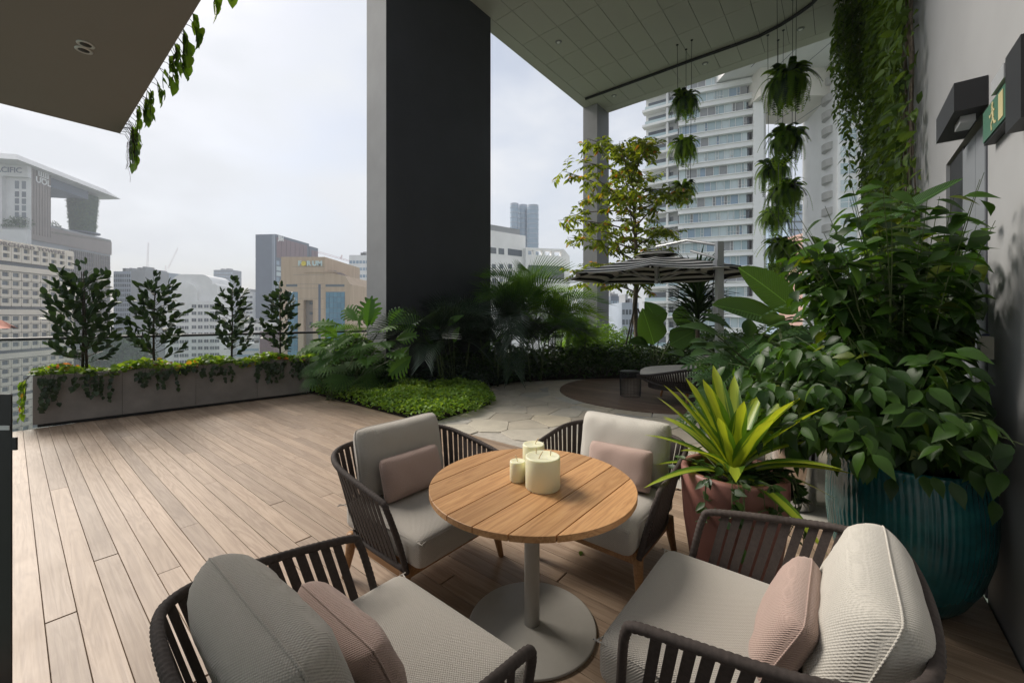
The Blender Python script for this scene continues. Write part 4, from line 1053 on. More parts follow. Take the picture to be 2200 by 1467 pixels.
def basket(px, py, Y, r, n, L, label, blab):
    p = PX(px, py, Y); s = r; bz = p.z+r*.55
    t = T('hanging_basket', blab, 'hanging basket', (p.x, p.y, bz), 0, 'round hanging baskets on wires')
    MB().lathe([(s*math.sin(q*PI/16)*1.0, -s*1.1*math.cos(q*PI/16)) for q in range(0, 9)]+[(s*.94, .0)], 20).obj('bowl', m_bowl, t, True)
    MB().lathe([(0, -.02), (s*.93, -.02)], 16).obj('soil', M['soil'], t)
    MB().tube([(s*math.cos(q*PI/10), s*math.sin(q*PI/10), 0) for q in range(21)], .012, 5, False).obj('hoop', M['black'], t)
    f_ = T('hanging_fern', label, 'fern', (p.x, p.y, bz), 0, 'ferns spilling out of hanging baskets')
    rr = random.Random(int(px*7+py))
    for k in range(int(n*3.6)):
        a = k*2.4+rr.uniform(-.3, .3); z = rr.random(); d = Vector((math.cos(a), math.sin(a), (z-.5)*1.9)); m_ = (fms if rr.random() < .75 else fms_d)
        ob('frond', m_[0] if z < .55 else m_[1] if z < .75 else m_[2], f_, mat4=place(Vector((math.cos(a), math.sin(a), 0))*s*.7*rr.random(), d, (rr.uniform(-.4, .4), rr.uniform(-.4, .4), 1), L*rr.uniform(.45, 1.25)))
BA = [(1692, 185, 9.6, .24, 64, .72, 'topmost large fern of the right hanging string', 'topmost basket of the right string, largest of all'),
      (1688, 308, 9.9, .22, 54, .62, 'second fern down on the right string, beside the sky', 'basket second from the top of the right string'),
      (1665, 372, 11.3, .23, 40, .66, 'pale fern half hidden behind the third basket of the right string', 'half hidden basket behind the third one of the right string'),
      (1688, 424, 10.0, .24, 54, .62, 'third fern down on the right string with dark fronds', 'third and widest visible bowl of the lower right string'),
      (1663, 474, 11.3, .23, 44, .60, 'small fern set left between the third and last baskets on the right', 'basket set to the left between the third and last on the right'),
      (1684, 542, 10.0, .22, 54, .62, 'lowest full fern of the right string above the banana leaves', 'lowest clearly seen basket of the right string'),
      (1670, 590, 11.3, .20, 30, .55, 'lowest pale fern on the right, half hidden by banana leaves', 'lowest basket on the right, nearly hidden by leaves'),
      (1472, 225, 11.6, .205, 50, .56, 'top fern of the left string hanging before the white hotel', 'top basket of the left string'),
      (1470, 322, 11.7, .21, 50, .55, 'middle fern of the left string touching the tree crown', 'middle basket of the left string'),
      (1467, 413, 11.8, .20, 46, .52, 'lowest fern of the left string beside the tree crown', 'lowest basket of the left string')]
for b in BA: basket(*b)
def wires(px, Y, ybot, offs, label):
    m = MB(); zb = PX(px, ybot, Y).z
    for ox, oy in offs:
        p = PX(px, 300, Y); m.tube([(p.x+ox, p.y+oy, HC), (p.x+ox*.8, p.y+oy*.8, zb)], .007, 4, False); m.lathe([(0, HC-.03), (.035, HC-.015), (.035, HC)], 8, p.x+ox, p.y+oy)
    tag(m.obj('hanging_wires', M['black']), label, 'wires', 'wires carrying the fern baskets')
wires(1470, 11.7, 420, ((-.2, 0), (.13, -.2), (.14, .2)), 'three thin wires carrying the left string of fern baskets')
wires(1690, 9.85, 540, ((-.2, .05), (.1, -.2), (.26, .16)), 'three nearer wires carrying the right string of fern baskets')
wires(1665, 11.3, 590, ((-.2, .0), (.1, -.2), (.22, .2)), 'three farther wires carrying the pale ferns on the right')

# green wall ---------------------------------------------------------------
gw = T('green_wall', 'thick curtain of climbing vines hanging down the far part of the pale wall', 'climbing plant', (0, 0, 0), RZ)
N = 20000; u_ = 5.3+7.3*NR.rand(N)**1.1; z_ = 9.5*NR.rand(N); keep = NR.rand(N) < np.clip((u_-5.2)/.5, .55, 1)*np.where((z_ < 5) & (u_ < 8), .65, 1)
u_, z_ = u_[keep], z_[keep]; N = len(u_); th = .10+.16*(.5+.5*np.sin(u_*3.1+z_*.7))*(.6+.4*np.sin(z_*1.9+u_))
v_ = -.62+th*NR.rand(N)**.5
P = np.stack([u_, v_, z_], 1); D = nrdir(N, -1, -.1); D[:, 1] = np.abs(D[:, 1])*.7; U = nrdir(N, -.2, .8); U[:, 1] = np.abs(U[:, 1])+.5
tag(ob('leaves', scatter('leaves', leaf_t(1, .42, .4, .2, .15, 3, 1), P, D, U, .10+.08*NR.rand(N), M['wallvine']), gw), kind='stuff')
cb = MB()
for k in range(64):
    a = 5.75+6.6*(k/64)+R.uniform(-.04, .04); cb.tube([(a+R.uniform(-.03, .03), -.60+R.uniform(0, .05), z) for z in np.linspace(-.1, 9.3, 14)], R.uniform(.006, .014), 4, False)
tag(cb.obj('vine_stems', M['bark'], gw), kind='stuff')
hv = T('hanging_vine', 'loose leafy strands hanging from the ceiling edge beyond the green wall', 'climbing plant', (0, 0, 0), RZ)
P, D, U = [], [], []; sm = MB()
for k in range(46):
    a, b, ztop = 12.3+1.6*R.random(), -.62+.75*R.random()**1.3, 9.3; L = R.uniform(.6, 5.2)*(1.15-.45*(a-12.3)); z = ztop; x, y = a, b; pth = [(x, y, z)]
    while z > ztop-L:
        z -= .09; x += R.uniform(-.015, .015); y += R.uniform(-.015, .015); pth.append((x, y, z))
        for q in range(3 if z > ztop-L*.6 else 2): P.append((x+R.uniform(-.04, .04), y+R.uniform(-.04, .04), z)); D.append((R.uniform(-1, 1), R.uniform(-1, 1), -.6)); U.append((R.uniform(-.5, .5), R.uniform(-.5, .5), 1))
    sm.tube(pth[::3], .004, 3, False)
P, D, U = map(np.array, (P, D, U))
tag(ob('leaves', scatter('leaves', leaf_t(1, .42, .4, .2, .15, 3, 1), P, D, U, .12+.08*NR.rand(len(P)), M['wallvine']), hv), kind='stuff')
tag(sm.obj('vine_stems', M['bark'], hv), kind='stuff')

# big shrub in the teal pot ----------------------------------------------------
sh = T('potted_shrub', 'huge glossy broad leaved shrub spilling from the teal pot', 'shrub', (2.18, 2.26, .70)); rs2 = random.Random(17)
items = []; tw = MB()
def wall_ok(p):
    w_ = p+Vector((2.18, 2.26, 0)); u, v = toUV(w_); return v > -.58
r3_ = random.Random(2); nbz = 340
for k in range(nbz):
    az = k*2.39996; el = (k/nbz)
    if el < .62: d = Vector((math.cos(az), math.sin(az), rs2.uniform(.08, 1.0))); L = rs2.uniform(.62, 1.02)*(1-.10*max(0, d.z))
    else: d = Vector((math.cos(az)*.5-.05, math.sin(az)*.5, rs2.uniform(.9, 1.6))); L = rs2.uniform(.85, 1.5)
    d.normalize(); e = d*L; e.z += .12*L; e.y *= (.68 if e.y < 0 else 1)
    tries = 0
    while not wall_ok(e) and tries < 12: e = e*.9+Vector((D1.x, D1.y, 0))*.06; tries += 1
    mid = e*.5+Vector((0, 0, .22)); pth = bez((rs2.uniform(-.12, .12), rs2.uniform(-.12, .12), 0), mid, e, 8); tw.tube(pth, [.007-.0007*i for i in range(9)], 4, False)
    for i in range(17):
        f_ = .25+.75*(i/16); j = min(7, int(f_*8)); p = pth[j].lerp(pth[j+1], f_*8-j); tn = (pth[j+1]-pth[j]).normalized()
        s_ = tn.cross(Vector((0, 0, 1))); s_ = s_.normalized() if s_.length > .01 else Vector((1, 0, 0)); s_ = s_*(1 if i % 2 else -1)
        dr_ = (s_*.8+tn*.5+Vector((0, 0, -.6 if e.z > .7 else -.8))+rdir()*.45).normalized(); p2 = p+dr_*.03
        if not wall_ok(p2+dr_*.12): continue
        _w = p2+Vector((2.18, 2.26, -.85)); _px, _py = 1100+872*_w.x/max(.3, _w.y), 678-872*_w.z/max(.3, _w.y)
        if _py < np.interp(_px, [1500, 1560, 1620, 1700, 1760, 1840, 1950, 2080, 2200], [760, 690, 610, 575, 470, 400, 385, 420, 500])+r3_.uniform(-18, 18): continue
        items.append((p2, dr_, Vector((0, -.35, .8))+tn*.3+rdir()*.6, rs2.uniform(.031, .046)*(p2+Vector((2.18, 2.26, -.85))).length))
# drooping skirt over the pot rim
for k in range(200):
    a = rs2.uniform(0, 2*PI); r_ = rs2.uniform(.25, .62); p = Vector((math.cos(a)*r_, math.sin(a)*r_, rs2.uniform(.04, .35))); 
    if wall_ok(p*1.15): items.append((p, Vector((math.cos(a)*.6, math.sin(a)*.6, -.8))+rdir()*.3, Vector((math.cos(a), math.sin(a), .7)), rs2.uniform(.03, .042)*(p+Vector((2.18, 2.26, -.85))).length))
tag(tw.obj('branches', M['stem'], sh), kind='stuff')
items.sort(key=lambda it: (Vector(it[0])+Vector((2.18, 2.26, -.85))).length)
STL = [leaf_t(1, .52, .38, .28, .14, 6, 1.25), leaf_t(1, .50, .38, .12, .18, 6, 1.25), leaf_t(1, .56, .40, .42, .1, 6, 1.2)]
leaves(sh, 'leaf', STL, M['shrub'], items, 300)

# striped plant and its trailing companion -----------------------------------
cn = T('striped_plant', 'yellow green striped strap leaved plant in the pink pot', 'plant', (1.235, 2.27, .60)); r3 = random.Random(4)
CTs = [leaf_t(1, .175, .45, dr_, .20, 12, .8, .0) for dr_ in (.14, .42, .75)]; cms = [tpl_mesh('leaf', q, M['corn']) for q in CTs]
for k in range(34):
    a = k*2.39996; z = .5+1.7*(k/34); d = Vector((math.cos(a), math.sin(a), z)); L = r3.uniform(.40, .60)
    ob('leaf', cms[0] if z > 1.2 else cms[1] if z > .7 else cms[2], cn, mat4=place(Vector((math.cos(a)*.02, math.sin(a)*.02, .03+.10*(k/30))), d, (0, 0, 1), L))
MB().tube([(0, 0, 0), (0, 0, .16)], [.02, .015], 8).obj('stem', M['stem'], cn)
sts = []
for k in range(46):
    a = r3.uniform(0, 2*PI) if k < 20 else r3.uniform(PI*.95, PI*2.05); sts.append(((1.235+.20*math.cos(a), 2.27+.20*math.sin(a), .64), a))
tv = T('trailing_vine', 'small leaved vine trailing over the front of the pink pot', 'vine', (1.235, 2.27, .64)); rn = MB(); its = []
for k in range(30):
    a = r3.uniform(0, 2*PI) if k < 16 else r3.uniform(PI*1.2, PI*2.0); d = Vector((math.cos(a), math.sin(a), 0)); L = r3.uniform(.1, .38) if k >= 22 else .05
    pth = [d*.08, d*.2+Vector((0, 0, .06)), d*.285+Vector((0, 0, .065)), d*.305+Vector((0, 0, -.02-L*.3)), d*.30+Vector((r3.uniform(-.06, .06), 0, -L*.7)), d*.29+Vector((r3.uniform(-.1, .1), 0, -L))]
    rn.tube(pth, .0022, 4, False)
    for i in range(9):
        f_ = r3.random()*4.99; j = int(f_); p = pth[j].lerp(pth[j+1], f_-j); its.append((p, d*.4+rdir()*.8+Vector((0, 0, -.3)), d+Vector((0, 0, .8)), r3.uniform(.045, .075)))
    for i in range(3): q = d*r3.uniform(.02, .2)+Vector((0, 0, r3.uniform(0, .07))); its.append((q, rdir(-.2, .6), Vector((0, 0, 1))+rdir()*.4, r3.uniform(.06, .1)))
tag(rn.obj('runners', M['stem'], tv), kind='stuff'); leaves(tv, 'leaf', [leaf_t(1, .5, .35, .2, .12, 4, 1)], M['hedge'], its, 300)

# banana like leaves, philodendrons --------------------------------------------
bn = T('banana_plant', 'large paddle leaved banana plant rising behind the big shrub', 'plant', (3.62, 4.45, 0))
BT = [leaf_t(1, .44, .42, .10, .10, 12, .65), leaf_t(1, .44, .42, .30, .08, 12, .65)]; bms = [tpl_mesh('leaf', q, M['banana']) for q in BT]; nbm = tpl_mesh('leaf', leaf_t(1, .17, .45, .25, .2, 10, .8), M['banana'])
for px0, py0, px1, py1, Y0, Y1, up in [(1715, 672, 1600, 572, 4.6, 4.4, (-.2, -1, .35)), (1700, 700, 1545, 640, 4.5, 4.2, (.1, -.7, .8)), (1800, 640, 1740, 560, 4.9, 4.9, (0, -1, .3)), (1690, 720, 1575, 795, 4.4, 4.0, (-.6, -.6, .8)), (1720, 700, 1660, 770, 4.5, 4.1, (-.5, -.8, .5)),
                                    (1700, 760, 1600, 720, 4.3, 4.0, (0, -.7, .7)), (1650, 735, 1512, 828, 3.9, 3.6, (-.5, -.5, 1)), (1640, 720, 1560, 760, 4.2, 3.9, (-.3, -.7, 1))]:
    a, b = PX(px0, py0, Y0)-Vector(bn.location), PX(px1, py1, Y1)-Vector(bn.location)
    ob('leaf', nbm if px1 < 1530 or py1 == 760 else (bms[0] if py1 < 700 else bms[1]), bn, mat4=place(a, b-a, up, (b-a).length*1.0)); MB().tube(bez((0, 0, .1), (a.x*.3, a.y*.3, a.z*.9), a, 6), .016, 6, False).obj('leaf_stalk', M['stem'], bn)
MB().tube([(0, 0, 0), (0, 0, 1.1)], [.08, .05], 10).obj('stem', M['stem'], bn, True)
b2 = T('banana_plant', 'single long paddle leaf reaching over the top of the shrub towards the door', 'plant', (3.05, 3.45, 0)); a, b = PX(1880, 490, 3.3)-Vector(b2.location), PX(2062, 378, 2.75)-Vector(b2.location)
ob('leaf', tpl_mesh('leaf', leaf_t(1, .27, .5, .05, .12, 12, .7), M['banana']), b2, mat4=place(a, b-a, (-.35, -.8, .7), (b-a).length)); MB().tube([(0, 0, 0), (a.x*.5, a.y*.5, a.z*.6), a], .014, 6).obj('leaf_stalk', M['stem'], b2)
def split_t(n=6):
    V = []; F = []
    for s in (-1, 1):
        for i in range(n):
            y = .12+.8*i/n; L = .36*(1-abs(y-.4)*.7); k = len(V)
            V += [(0, y-.03, 0), (0, y+.06, 0), (s*L*.6, y+.16, .03), (s*L*.62, y+.07, .03), (s*L, y+.24, -.03), (s*L*1.02, y+.17, -.03)]; F += [(k, k+1, k+2, k+3), (k+3, k+2, k+4, k+5)]
    k = len(V); V += [(-.02, 0, 0), (.02, 0, 0), (.03, 1, -.1), (-.03, 1, -.1), (-.05, .85, -.05), (.05, .85, -.05)]; F += [(k, k+1, k+5, k+4), (k+4, k+5, k+2, k+3)]
    V = np.array(V); V[:, 2] -= .2*V[:, 1]**2; return V, np.array(F)
pms = [tpl_mesh('leaf', split_t(6), M['philo']), tpl_mesh('leaf', split_t(5), M['hedge'])]; oval = tpl_mesh('leaf', leaf_t(1, .5, .4, .3, .15, 6, 1), M['philo'])
ph = T('philodendron', 'dull green deeply lobed philodendron in the sandy pot', 'plant', (2.35, 4.35, .42)); ph2 = T('philodendron', 'leafy philodendron clump between the chrome pot and the round deck', 'plant', (2.75, 3.9, 0))
for k in range(60):
    d = rdir(-.1, 1); d.z = abs(d.z)*.8+.1; b = d*r3.uniform(.1, .36); ob('leaf', pms[k % 2] if k % 4 else oval, ph, mat4=place(b, (d.x, d.y, r3.uniform(-.5, .4)), (0, -.3, 1), r3.uniform(.2, .34)))
    if k % 2 == 0: MB().tube([(0, 0, 0), b*.7+Vector((0, 0, .05)), b], .006, 4, False).obj('leaf_stalk', M['stem'], ph)
for k in range(150):
    px, py = r3.uniform(1520, 1720), r3.uniform(690, 900); Y = r3.uniform(3.6, 4.5); b = PX(px, py, Y)-Vector(ph2.location); d = Vector(((px-1640)/90, -.6, (800-py)/140))+rdir()*.4
    ob('leaf', [pms[0], pms[1], oval, oval][k % 4], ph2, mat4=place(b, d, (d.x*.2, -.5, 1), r3.uniform(.2, .34)))
    if k % 3 == 0: MB().tube([(r3.uniform(-.1, .1), 0, 0), (b.x*.6, b.y*.6, b.z*.8), b], .006, 4, False).obj('leaf_stalk', M['stem'], ph2)
ch_ = T('philodendron', 'plant with green leaves standing in the mirror finished pot', 'plant', (2.30, 3.35, .80))
for k in range(44):
    d = rdir(.0, 1); b = d*r3.uniform(.05, .3); ob('leaf', oval if k % 2 else pms[0], ch_, mat4=place(b, (d.x, d.y, r3.uniform(-.4, .6)), (0, -.3, 1), r3.uniform(.16, .28)))
# fallen leaves on the deck
fl = tpl_mesh('fallen_leaf', leaf_t(1, .6, .4, .1, .1, 4, .9), M['tree'])
for k, (px, py) in enumerate([(705, 866), (722, 870), (1249, 1185)]):
    p = GR(px, py); o = ob('fallen_leaf', fl, None, mat4=place((p.x, p.y, .006), rdir(0, 0), (0, 0, 1), .05)); tag(o, ['small dry leaf on the deck beside the green mat', 'second dry leaf on the deck, just right of the first by the green mat', 'single brown leaf lying on the deck right of the table leg'][k], 'leaf', 'fallen leaves on the deck')
# ================================================================ THE CITY
def m_far(name, c, rough=.7, var=.08, scale=.15): return m_plain(name, c, rough, 0, var, scale)
W_ = m_far('city_white', (.78, .78, .77)); W2 = m_far('city_offwhite', (.64, .64, .63)); CRM = m_far('city_cream', (.72, .65, .55)); BRN = m_far('city_taupe', (.28, .24, .215))
TAN = NT('tan_stone'); n_ = TAN.noise(TAN.coord('Object', (1.2, 1.2, .12)), .8, 5, .6); TAN.col(TAN.ramp(n_, [(.3, (.46, .345, .24)), (.7, (.56, .44, .33))])); TAN.rough(.8); TAN = TAN.m
SLT = m_far('city_slate', (.13, .16, .21)); RED = m_far('city_mauve', (.21, .135, .15)); GRY = m_far('city_grey', (.30, .31, .32)); PNK = m_far('city_pink', (.50, .31, .25)); LBL = m_far('city_paleblue', (.36, .41, .48))
def m_glassy(name, c, c2, rough=.15):
    t = NT(name); r = t.rnd(); t.col(t.ramp(r, [(0, c), (1, c2)])); t.rough(rough, .6); return t.m
GB = m_glassy('blue_glass', (.07, .19, .28), (.12, .27, .37)); GD = m_glassy('dark_glass', (.05, .065, .085), (.14, .17, .19)); GH = m_glassy('hotel_glass', (.30, .42, .46), (.58, .66, .67)); GP = m_glassy('pale_glass', (.22, .32, .42), (.36, .46, .56))
class Fac:
    """a vertical facade through two columns of the picture, at depths Y0 and Y1; x runs along it, y into the building"""
    def __init__(s, px0, Y0, px1, Y1):
        s.O = Vector(((px0-1100)/872*Y0, Y0, 0)); e = Vector(((px1-1100)/872*Y1, Y1, 0)); s.L = (e-s.O).length; s.d = (e-s.O).normalized(); s.n = Vector((-s.d.y, s.d.x, 0)); s.rz = math.atan2(s.d.y, s.d.x)
    def x(s, px): k = (px-1100)/872; return (s.O.x-k*s.O.y)/(k*s.d.y-s.d.x)
    def Y(s, px): return s.O.y+s.d.y*s.x(px)
    def z(s, px, py): return EYE-(py-678)/872*s.Y(px)
    def root(s, name, label, cat='building', group=None): return T(name, label, cat, s.O, s.rz, group)
def block(root, name, mat, x0, x1, y0, y1, z0, z1): return MB().box(x0, y0, z0, x1, y1, z1).obj(name, mat, root)
def window_row(root, f, xs, w, zs, h, glass, y=-.2, frame=None, fm=None, mull=1, depth=.25):
    """windows share one mesh: a frame with its pane as a sub-part"""
    fm_ = MB(); b = .12*h if frame is None else frame
    fm_.box(0, 0, 0, w, depth, b); fm_.box(0, 0, h-b, w, depth, h); fm_.box(0, 0, b, b, depth, h-b); fm_.box(w-b, 0, b, w, depth, h-b)
    for m_ in range(1, mull+1): xx = w*m_/(mull+1); fm_.box(xx-b*.3, .02, b, xx+b*.3, depth, h-b)
    me = fm_.mesh('window', fm); pm_ = MB().box(b, depth*.5, b, w-b, depth*.6, h-b).mesh('pane', glass)
    for z in zs:
        for x in xs:
            o = ob('window', me, root, (x, y, z)); ob('pane', pm_, o)

# --- cream office tower with rows of moulded window boxes, lettered parapet
f = Fac(-26, 152, 156, 186); t = f.root('office_tower', 'cream office tower with rounded window boxes and its name on the parapet, far left')
lo, hi = f.x(-26), f.x(156); ztop = f.z(75, 527)
block(t, 'core', GD, lo, hi, 1.0, 22, GZ, ztop-1.2)
bays = 9; bw = (hi-lo)/bays
zr = f.z(60, 681); rowh = 3.42; grp = 17.2
def bay_mesh(w, h):
    m = MB(); r_ = .35; a = .10
    # lower apron with rounded bottom corners, jambs that splay in, head
    ap = [(a, .42*h), (a, .16*h), (a+.25, .05*h), (w-a-.25, .05*h), (w-a, .16*h), (w-a, .42*h)]
    v = [(x, 0, z) for x, z in ap]+[(x, .9, z) for x, z in ap]; n = 6
    m.add(v, [tuple(range(n)), tuple(range(2*n-1, n-1, -1))]+[(i, i+n, (i+1) % n+n, (i+1) % n) for i in range(n)])
    m.box(a, 0.02, .421*h, a+.12*w, .9, .92*h); m.box(w-a-.16*w, 0.02, .421*h, w-a, .9, .92*h); m.box(a, .015, .921*h, w-a, .9, .985*h)
    return m.mesh('window_bay', CRM)
bm_ = bay_mesh(bw, rowh); bp_ = MB().box(.12*bw, .55, .42*rowh, .9*bw, .6, .93*rowh).mesh('pane', GD)
for g in range(-4, 2):
    base = zr+g*grp
    for r_ in range(4):
        z = base-(r_+1)*rowh+.6
        if g == 1 and r_ < 0: continue
        if z+rowh > ztop-8.5 or z < GZ: continue
        for i in range(bays):
            o = ob('window_bay', bm_, t, (lo+i*bw, -.5, z)); ob('pane', bp_, o)
    zb = base+.9
    if zb+2.2 < ztop-8.3: block(t, 'spandrel_band', CRM, lo, hi, -.75, .9, zb, zb+2.1)
zt = ztop-1.9
for i in range(bays):
    x = lo+i*bw; c = MB(); h = 6.9; z0 = ztop-8.0
    pr = [(.08, z0), (bw-.08, z0), (bw-.08, z0+7.2), (bw-.5, z0+7.9), (.5, z0+7.9), (.08, z0+7.2)]
    for a0, a1, b0, b1 in [(.08, bw-.08, 0, 1.3), (.08, .75, 1.3, 2.9), (bw-.75, bw-.08, 1.3, 2.9), (.08, bw-.08, 2.9, 3.9), (.08, .75, 3.9, 5.6), (bw-.75, bw-.08, 3.9, 5.6)]: c.box(a0, -.6, z0+b0, a1, .9, z0+b1-.004)
    v = [(.08, -.6, z0+5.6), (bw-.08, -.6, z0+5.6), (bw-.08, -.6, z0+7.4), (bw-.45, -.6, z0+8), (.45, -.6, z0+8), (.08, -.6, z0+7.4)]; v += [(a_, .9, c_) for a_, b_, c_ in v]
    c.add(v, [tuple(range(6)), tuple(range(11, 5, -1))]+[(k, k+6, (k+1) % 6+6, (k+1) % 6) for k in range(6)])
    o = c.obj('parapet_bay', CRM, t, False, (x, 0, 0))
    for zz in (1.35, 3.95): MB().box(.8, .2, z0+zz, bw-.8, .25, z0+zz+1.5).obj('pane', GD, o)
tx = textmesh('ORCHARD TOWERS', 2.05, .12, .05, 1.12); tx.materials.append(BRN)
o = ob('lettering', tx, t); o.location = ((f.x(0)+f.x(124))/2, -.80, ztop-1.55); o.rotation_euler = (PI/2, 0, 0); o.scale = (1.35, 1, 1)

# --- brown hotel with wide canopy roof and a green pillar
f = Fac(60, 252, 240, 320); t = f.root('canopy_hotel', 'tall taupe hotel with a huge flat canopy roof, open sky garden and green covered pillar'); X = f.x; Z = f.z
block(t, 'tower_wall', BRN, X(60), X(108), 0, 40, Z(108, 500), Z(60, 360))
for k in range(9): x = X(60)+(X(108)-X(60))*k/8; block(t, 'wall_rib', m_far('rib', (.24, .21, .19)) if k == 0 else bpy.data.materials['rib'], x-.12, x+.12, -.25, -.01, Z(80, 505), Z(80, 375)+3)
zb0 = Z(108, 490); block(t, 'podium_band', BRN, X(60), X(240), .02, 40, Z(240, 548), Z(240, 520)+.1)
block(t, 'lower_block', GRY, X(60), X(240)-.5, .6, 40, GZ, Z(240, 548)-.01)
block(t, 'garden_floor', GRY, X(108)+.01, X(240), .5, 40, Z(240, 520)+.11, Z(240, 517)+.4)
n_cols = 22; x0_, x1_ = X(150), X(238)
fin = MB().box(0, -.2, 0, .35, .5, Z(240, 552)-GZ).mesh('fin', BRN)
for k in range(n_cols): ob('fin', fin, t, (x0_+(x1_-x0_)*k/n_cols, 0, GZ))
ww = (x1_-x0_)/n_cols-.4; wm = MB().box(0, 0, 0, ww, .1, 2.6).mesh('window', GD)
for r_ in range(24):
    for k in range(n_cols):
        if 12 <= k <= 15: continue
        ob('window', wm, t, (x0_+(x1_-x0_)*k/n_cols+.37, .4, Z(240, 552)-3.2-r_*3.5))
# canopy: sloping white edge
zc = Z(60, 360); cap = MB(); xa, xb = X(38), X(236)
zt_, zl_ = Z(40, 338), Z(40, 352)
cap.add([(-14, -6, zl_), (xb+2, -6, zl_), (xb+10, 20, zl_), (xb+2, 44, zl_), (-14, 44, zl_), (-10, -2, zl_+4.4), (xb-8, -2, zl_+4.4), (xb-2, 20, zl_+4.4), (xb-6, 40, zl_+4.4), (-10, 40, zl_+4.4)],
        [(4, 3, 2, 1, 0), (5, 6, 7, 8, 9), (0, 1, 6, 5), (1, 2, 7, 6), (2, 3, 8, 7), (3, 4, 9, 8), (4, 0, 5, 9)])
cap.obj('canopy_roof', W2, t)
MB().box(X(110), 3, zl_-6, X(200), 30, zl_-.05).obj('canopy_underside', SLT, t)
pc = Vector((X(212), 10, 0)); r0, r1 = 6.6, 8.4; z0, z1 = Z(200, 500), zl_-2
MB().lathe([(r0, z0), (r0+.3, z0+8), (r1, z1)], 28, pc.x, pc.y).obj('green_pillar', m_far('pillar_green', (.04, .09, .05), .9, .5, .5), t, True)
n = 3800; a = NR.rand(n)*2*PI; q = NR.rand(n); rr_ = r0+(r1-r0)*q+.15; P = np.stack([pc.x+rr_*np.cos(a), pc.y+rr_*np.sin(a), z0+(z1-z0)*q], 1)
tag(ob('pillar_leaves', scatter('pillar_leaves', leaf_t(1, .6, .4, .3, .1, 2, 1), P, nrdir(n, -1, .1), np.stack([np.cos(a), np.sin(a), a*0+.4], 1), .6+.9*NR.rand(n), M['farleaf']), t), kind='stuff')
MB().lathe([(5.5, z0-6), (5.5, z0), (9.5, z0), (9.5, z0+.8)], 24, pc.x, pc.y).obj('pillar_foot', SLT, t)
def blob_tree(root, x, y, z, r, n, name='roof_tree'):
    d = nrdir(n, -.4, 1)*(r*(.55+.5*NR.rand(n)))[:, None]; d[:, 2] *= .8; tag(ob(name, scatter(name, leaf_t(1, .6, .4, .2, .1, 2, 1), d+A_(x, y, z), nrdir(n), nrdir(n, 0, 1), r*(.12+.14*NR.rand(n)), M['farleaf']), root), kind='stuff')
for px, py, r_ in [(115, 490, 4), (128, 488, 5), (140, 496, 3.5), (150, 500, 3), (162, 505, 3.5)]: blob_tree(t, X(px), 4, Z(px, py), r_, 220)
for k in range(26): px = 110+k*4.9; blob_tree(t, X(px), .2, Z(px, 499+(px-108)*.155)-.3, 1.6, 60, 'hanging_plants')
u1 = textmesh('UOL', 5.2, .15, .12, 1.0); u1.materials.append(W_); o = ob('lettering', u1, t); o.location = (X(91), -.5, Z(91, 391)); o.rotation_euler = (PI/2, 0, 0); o.scale = (1.0, 1, .85)
em_ = MB()
for k in range(5): em_.box(-3.6+k*1.6, -.1, 1.2, -2.6+k*1.6, .1, 4.2)
em_.box(-3.6, -.1, .5, 3.8, .1, 1.1); em_.box(-2.0, -.1, -.6, 2.2, .1, .0); em_.obj('emblem', W_, t, False, (X(91), -.5, Z(91, 380)-1))
# its front towards us
f2 = Fac(-135, 242.4, 59, 249.4); t2 = f2.root('hotel_wing', 'pale end wing of the canopy hotel with recessed square windows, left edge'); X, Z = f2.x, f2.z
block(t2, 'side_wall', W2, 0, X(4), 0, 2.2, GZ, Z(0, 352)); block(t2, 'top_beam', W2, X(4)+.01, f2.L, .01, 2.2, Z(0, 378), Z(0, 353)); block(t2, 'back_wall', W2, X(4)+.01, f2.L, 2.21, 2.4, GZ, Z(0, 353)); block(t2, 'base_wall', W2, X(4)+.01, f2.L, .01, 2.2, GZ, Z(0, 492))
for y_ in (385, 408, 423, 438, 453, 470):
    for px in (33, 48): MB().box(X(px-9), 2.1, Z(0, y_+12 if y_ > 390 else 402), X(px), 2.2, Z(0, y_)).obj('window', GD, t2)
blob_tree(t2, X(25), 3, Z(0, 478), 5, 400); blob_tree(t2, X(38), 3, Z(0, 475), 5, 400)
for k in range(14): blob_tree(t2, X(4+k*4), -.2, Z(0, 486), 1.8, 70, 'hanging_plants')
tx = textmesh('PACIFIC', 4.6, .1, .03, 1.0); tx.materials.append(SLT); o = ob('lettering', tx, t2); o.location = (X(14), -.2, Z(0, 365)); o.rotation_euler = (PI/2, 0, 0)

# --- generic gridded towers
def grid_tower(name, label, px0, px1, ytop, Y0, Y1, wallm, glass, cols, rowh, depth=20, ybot=800, mg=.12, wf=.7, hf=.6, extra=None, group=None, zoff=0, limit=300):
    f = Fac(px0, Y0, px1, Y1); t = f.root(name, label, 'building', group); L = f.L; zt = f.z(px0, ytop); block(t, 'walls', wallm, 0, L, 0, depth, GZ, zt)
    rq = random.Random(int(px0*3+ytop))
    for _ in range(3):
        a_ = rq.uniform(.05, .7)*L; block(t, 'roof_plant', GRY, a_, a_+L*rq.uniform(.1, .25), depth*.2, depth*.6, zt+.01, zt+rq.uniform(.8, 3.0))
    cw = L/cols; zmin = max(GZ, f.z(px0, ybot)); w = cw*wf; h = rowh*hf; me = MB().box(0, -.12, 0, w, .05, h).mesh('window', glass); z = zt-rowh*1.2-zoff; cnt = 0
    while z > zmin:
        for c_ in range(cols):
            ob('window', me, t, (c_*cw+(cw-w)/2, 0, z)); cnt += 1
        z -= rowh
        if cnt > limit-cols: break
    return f, t
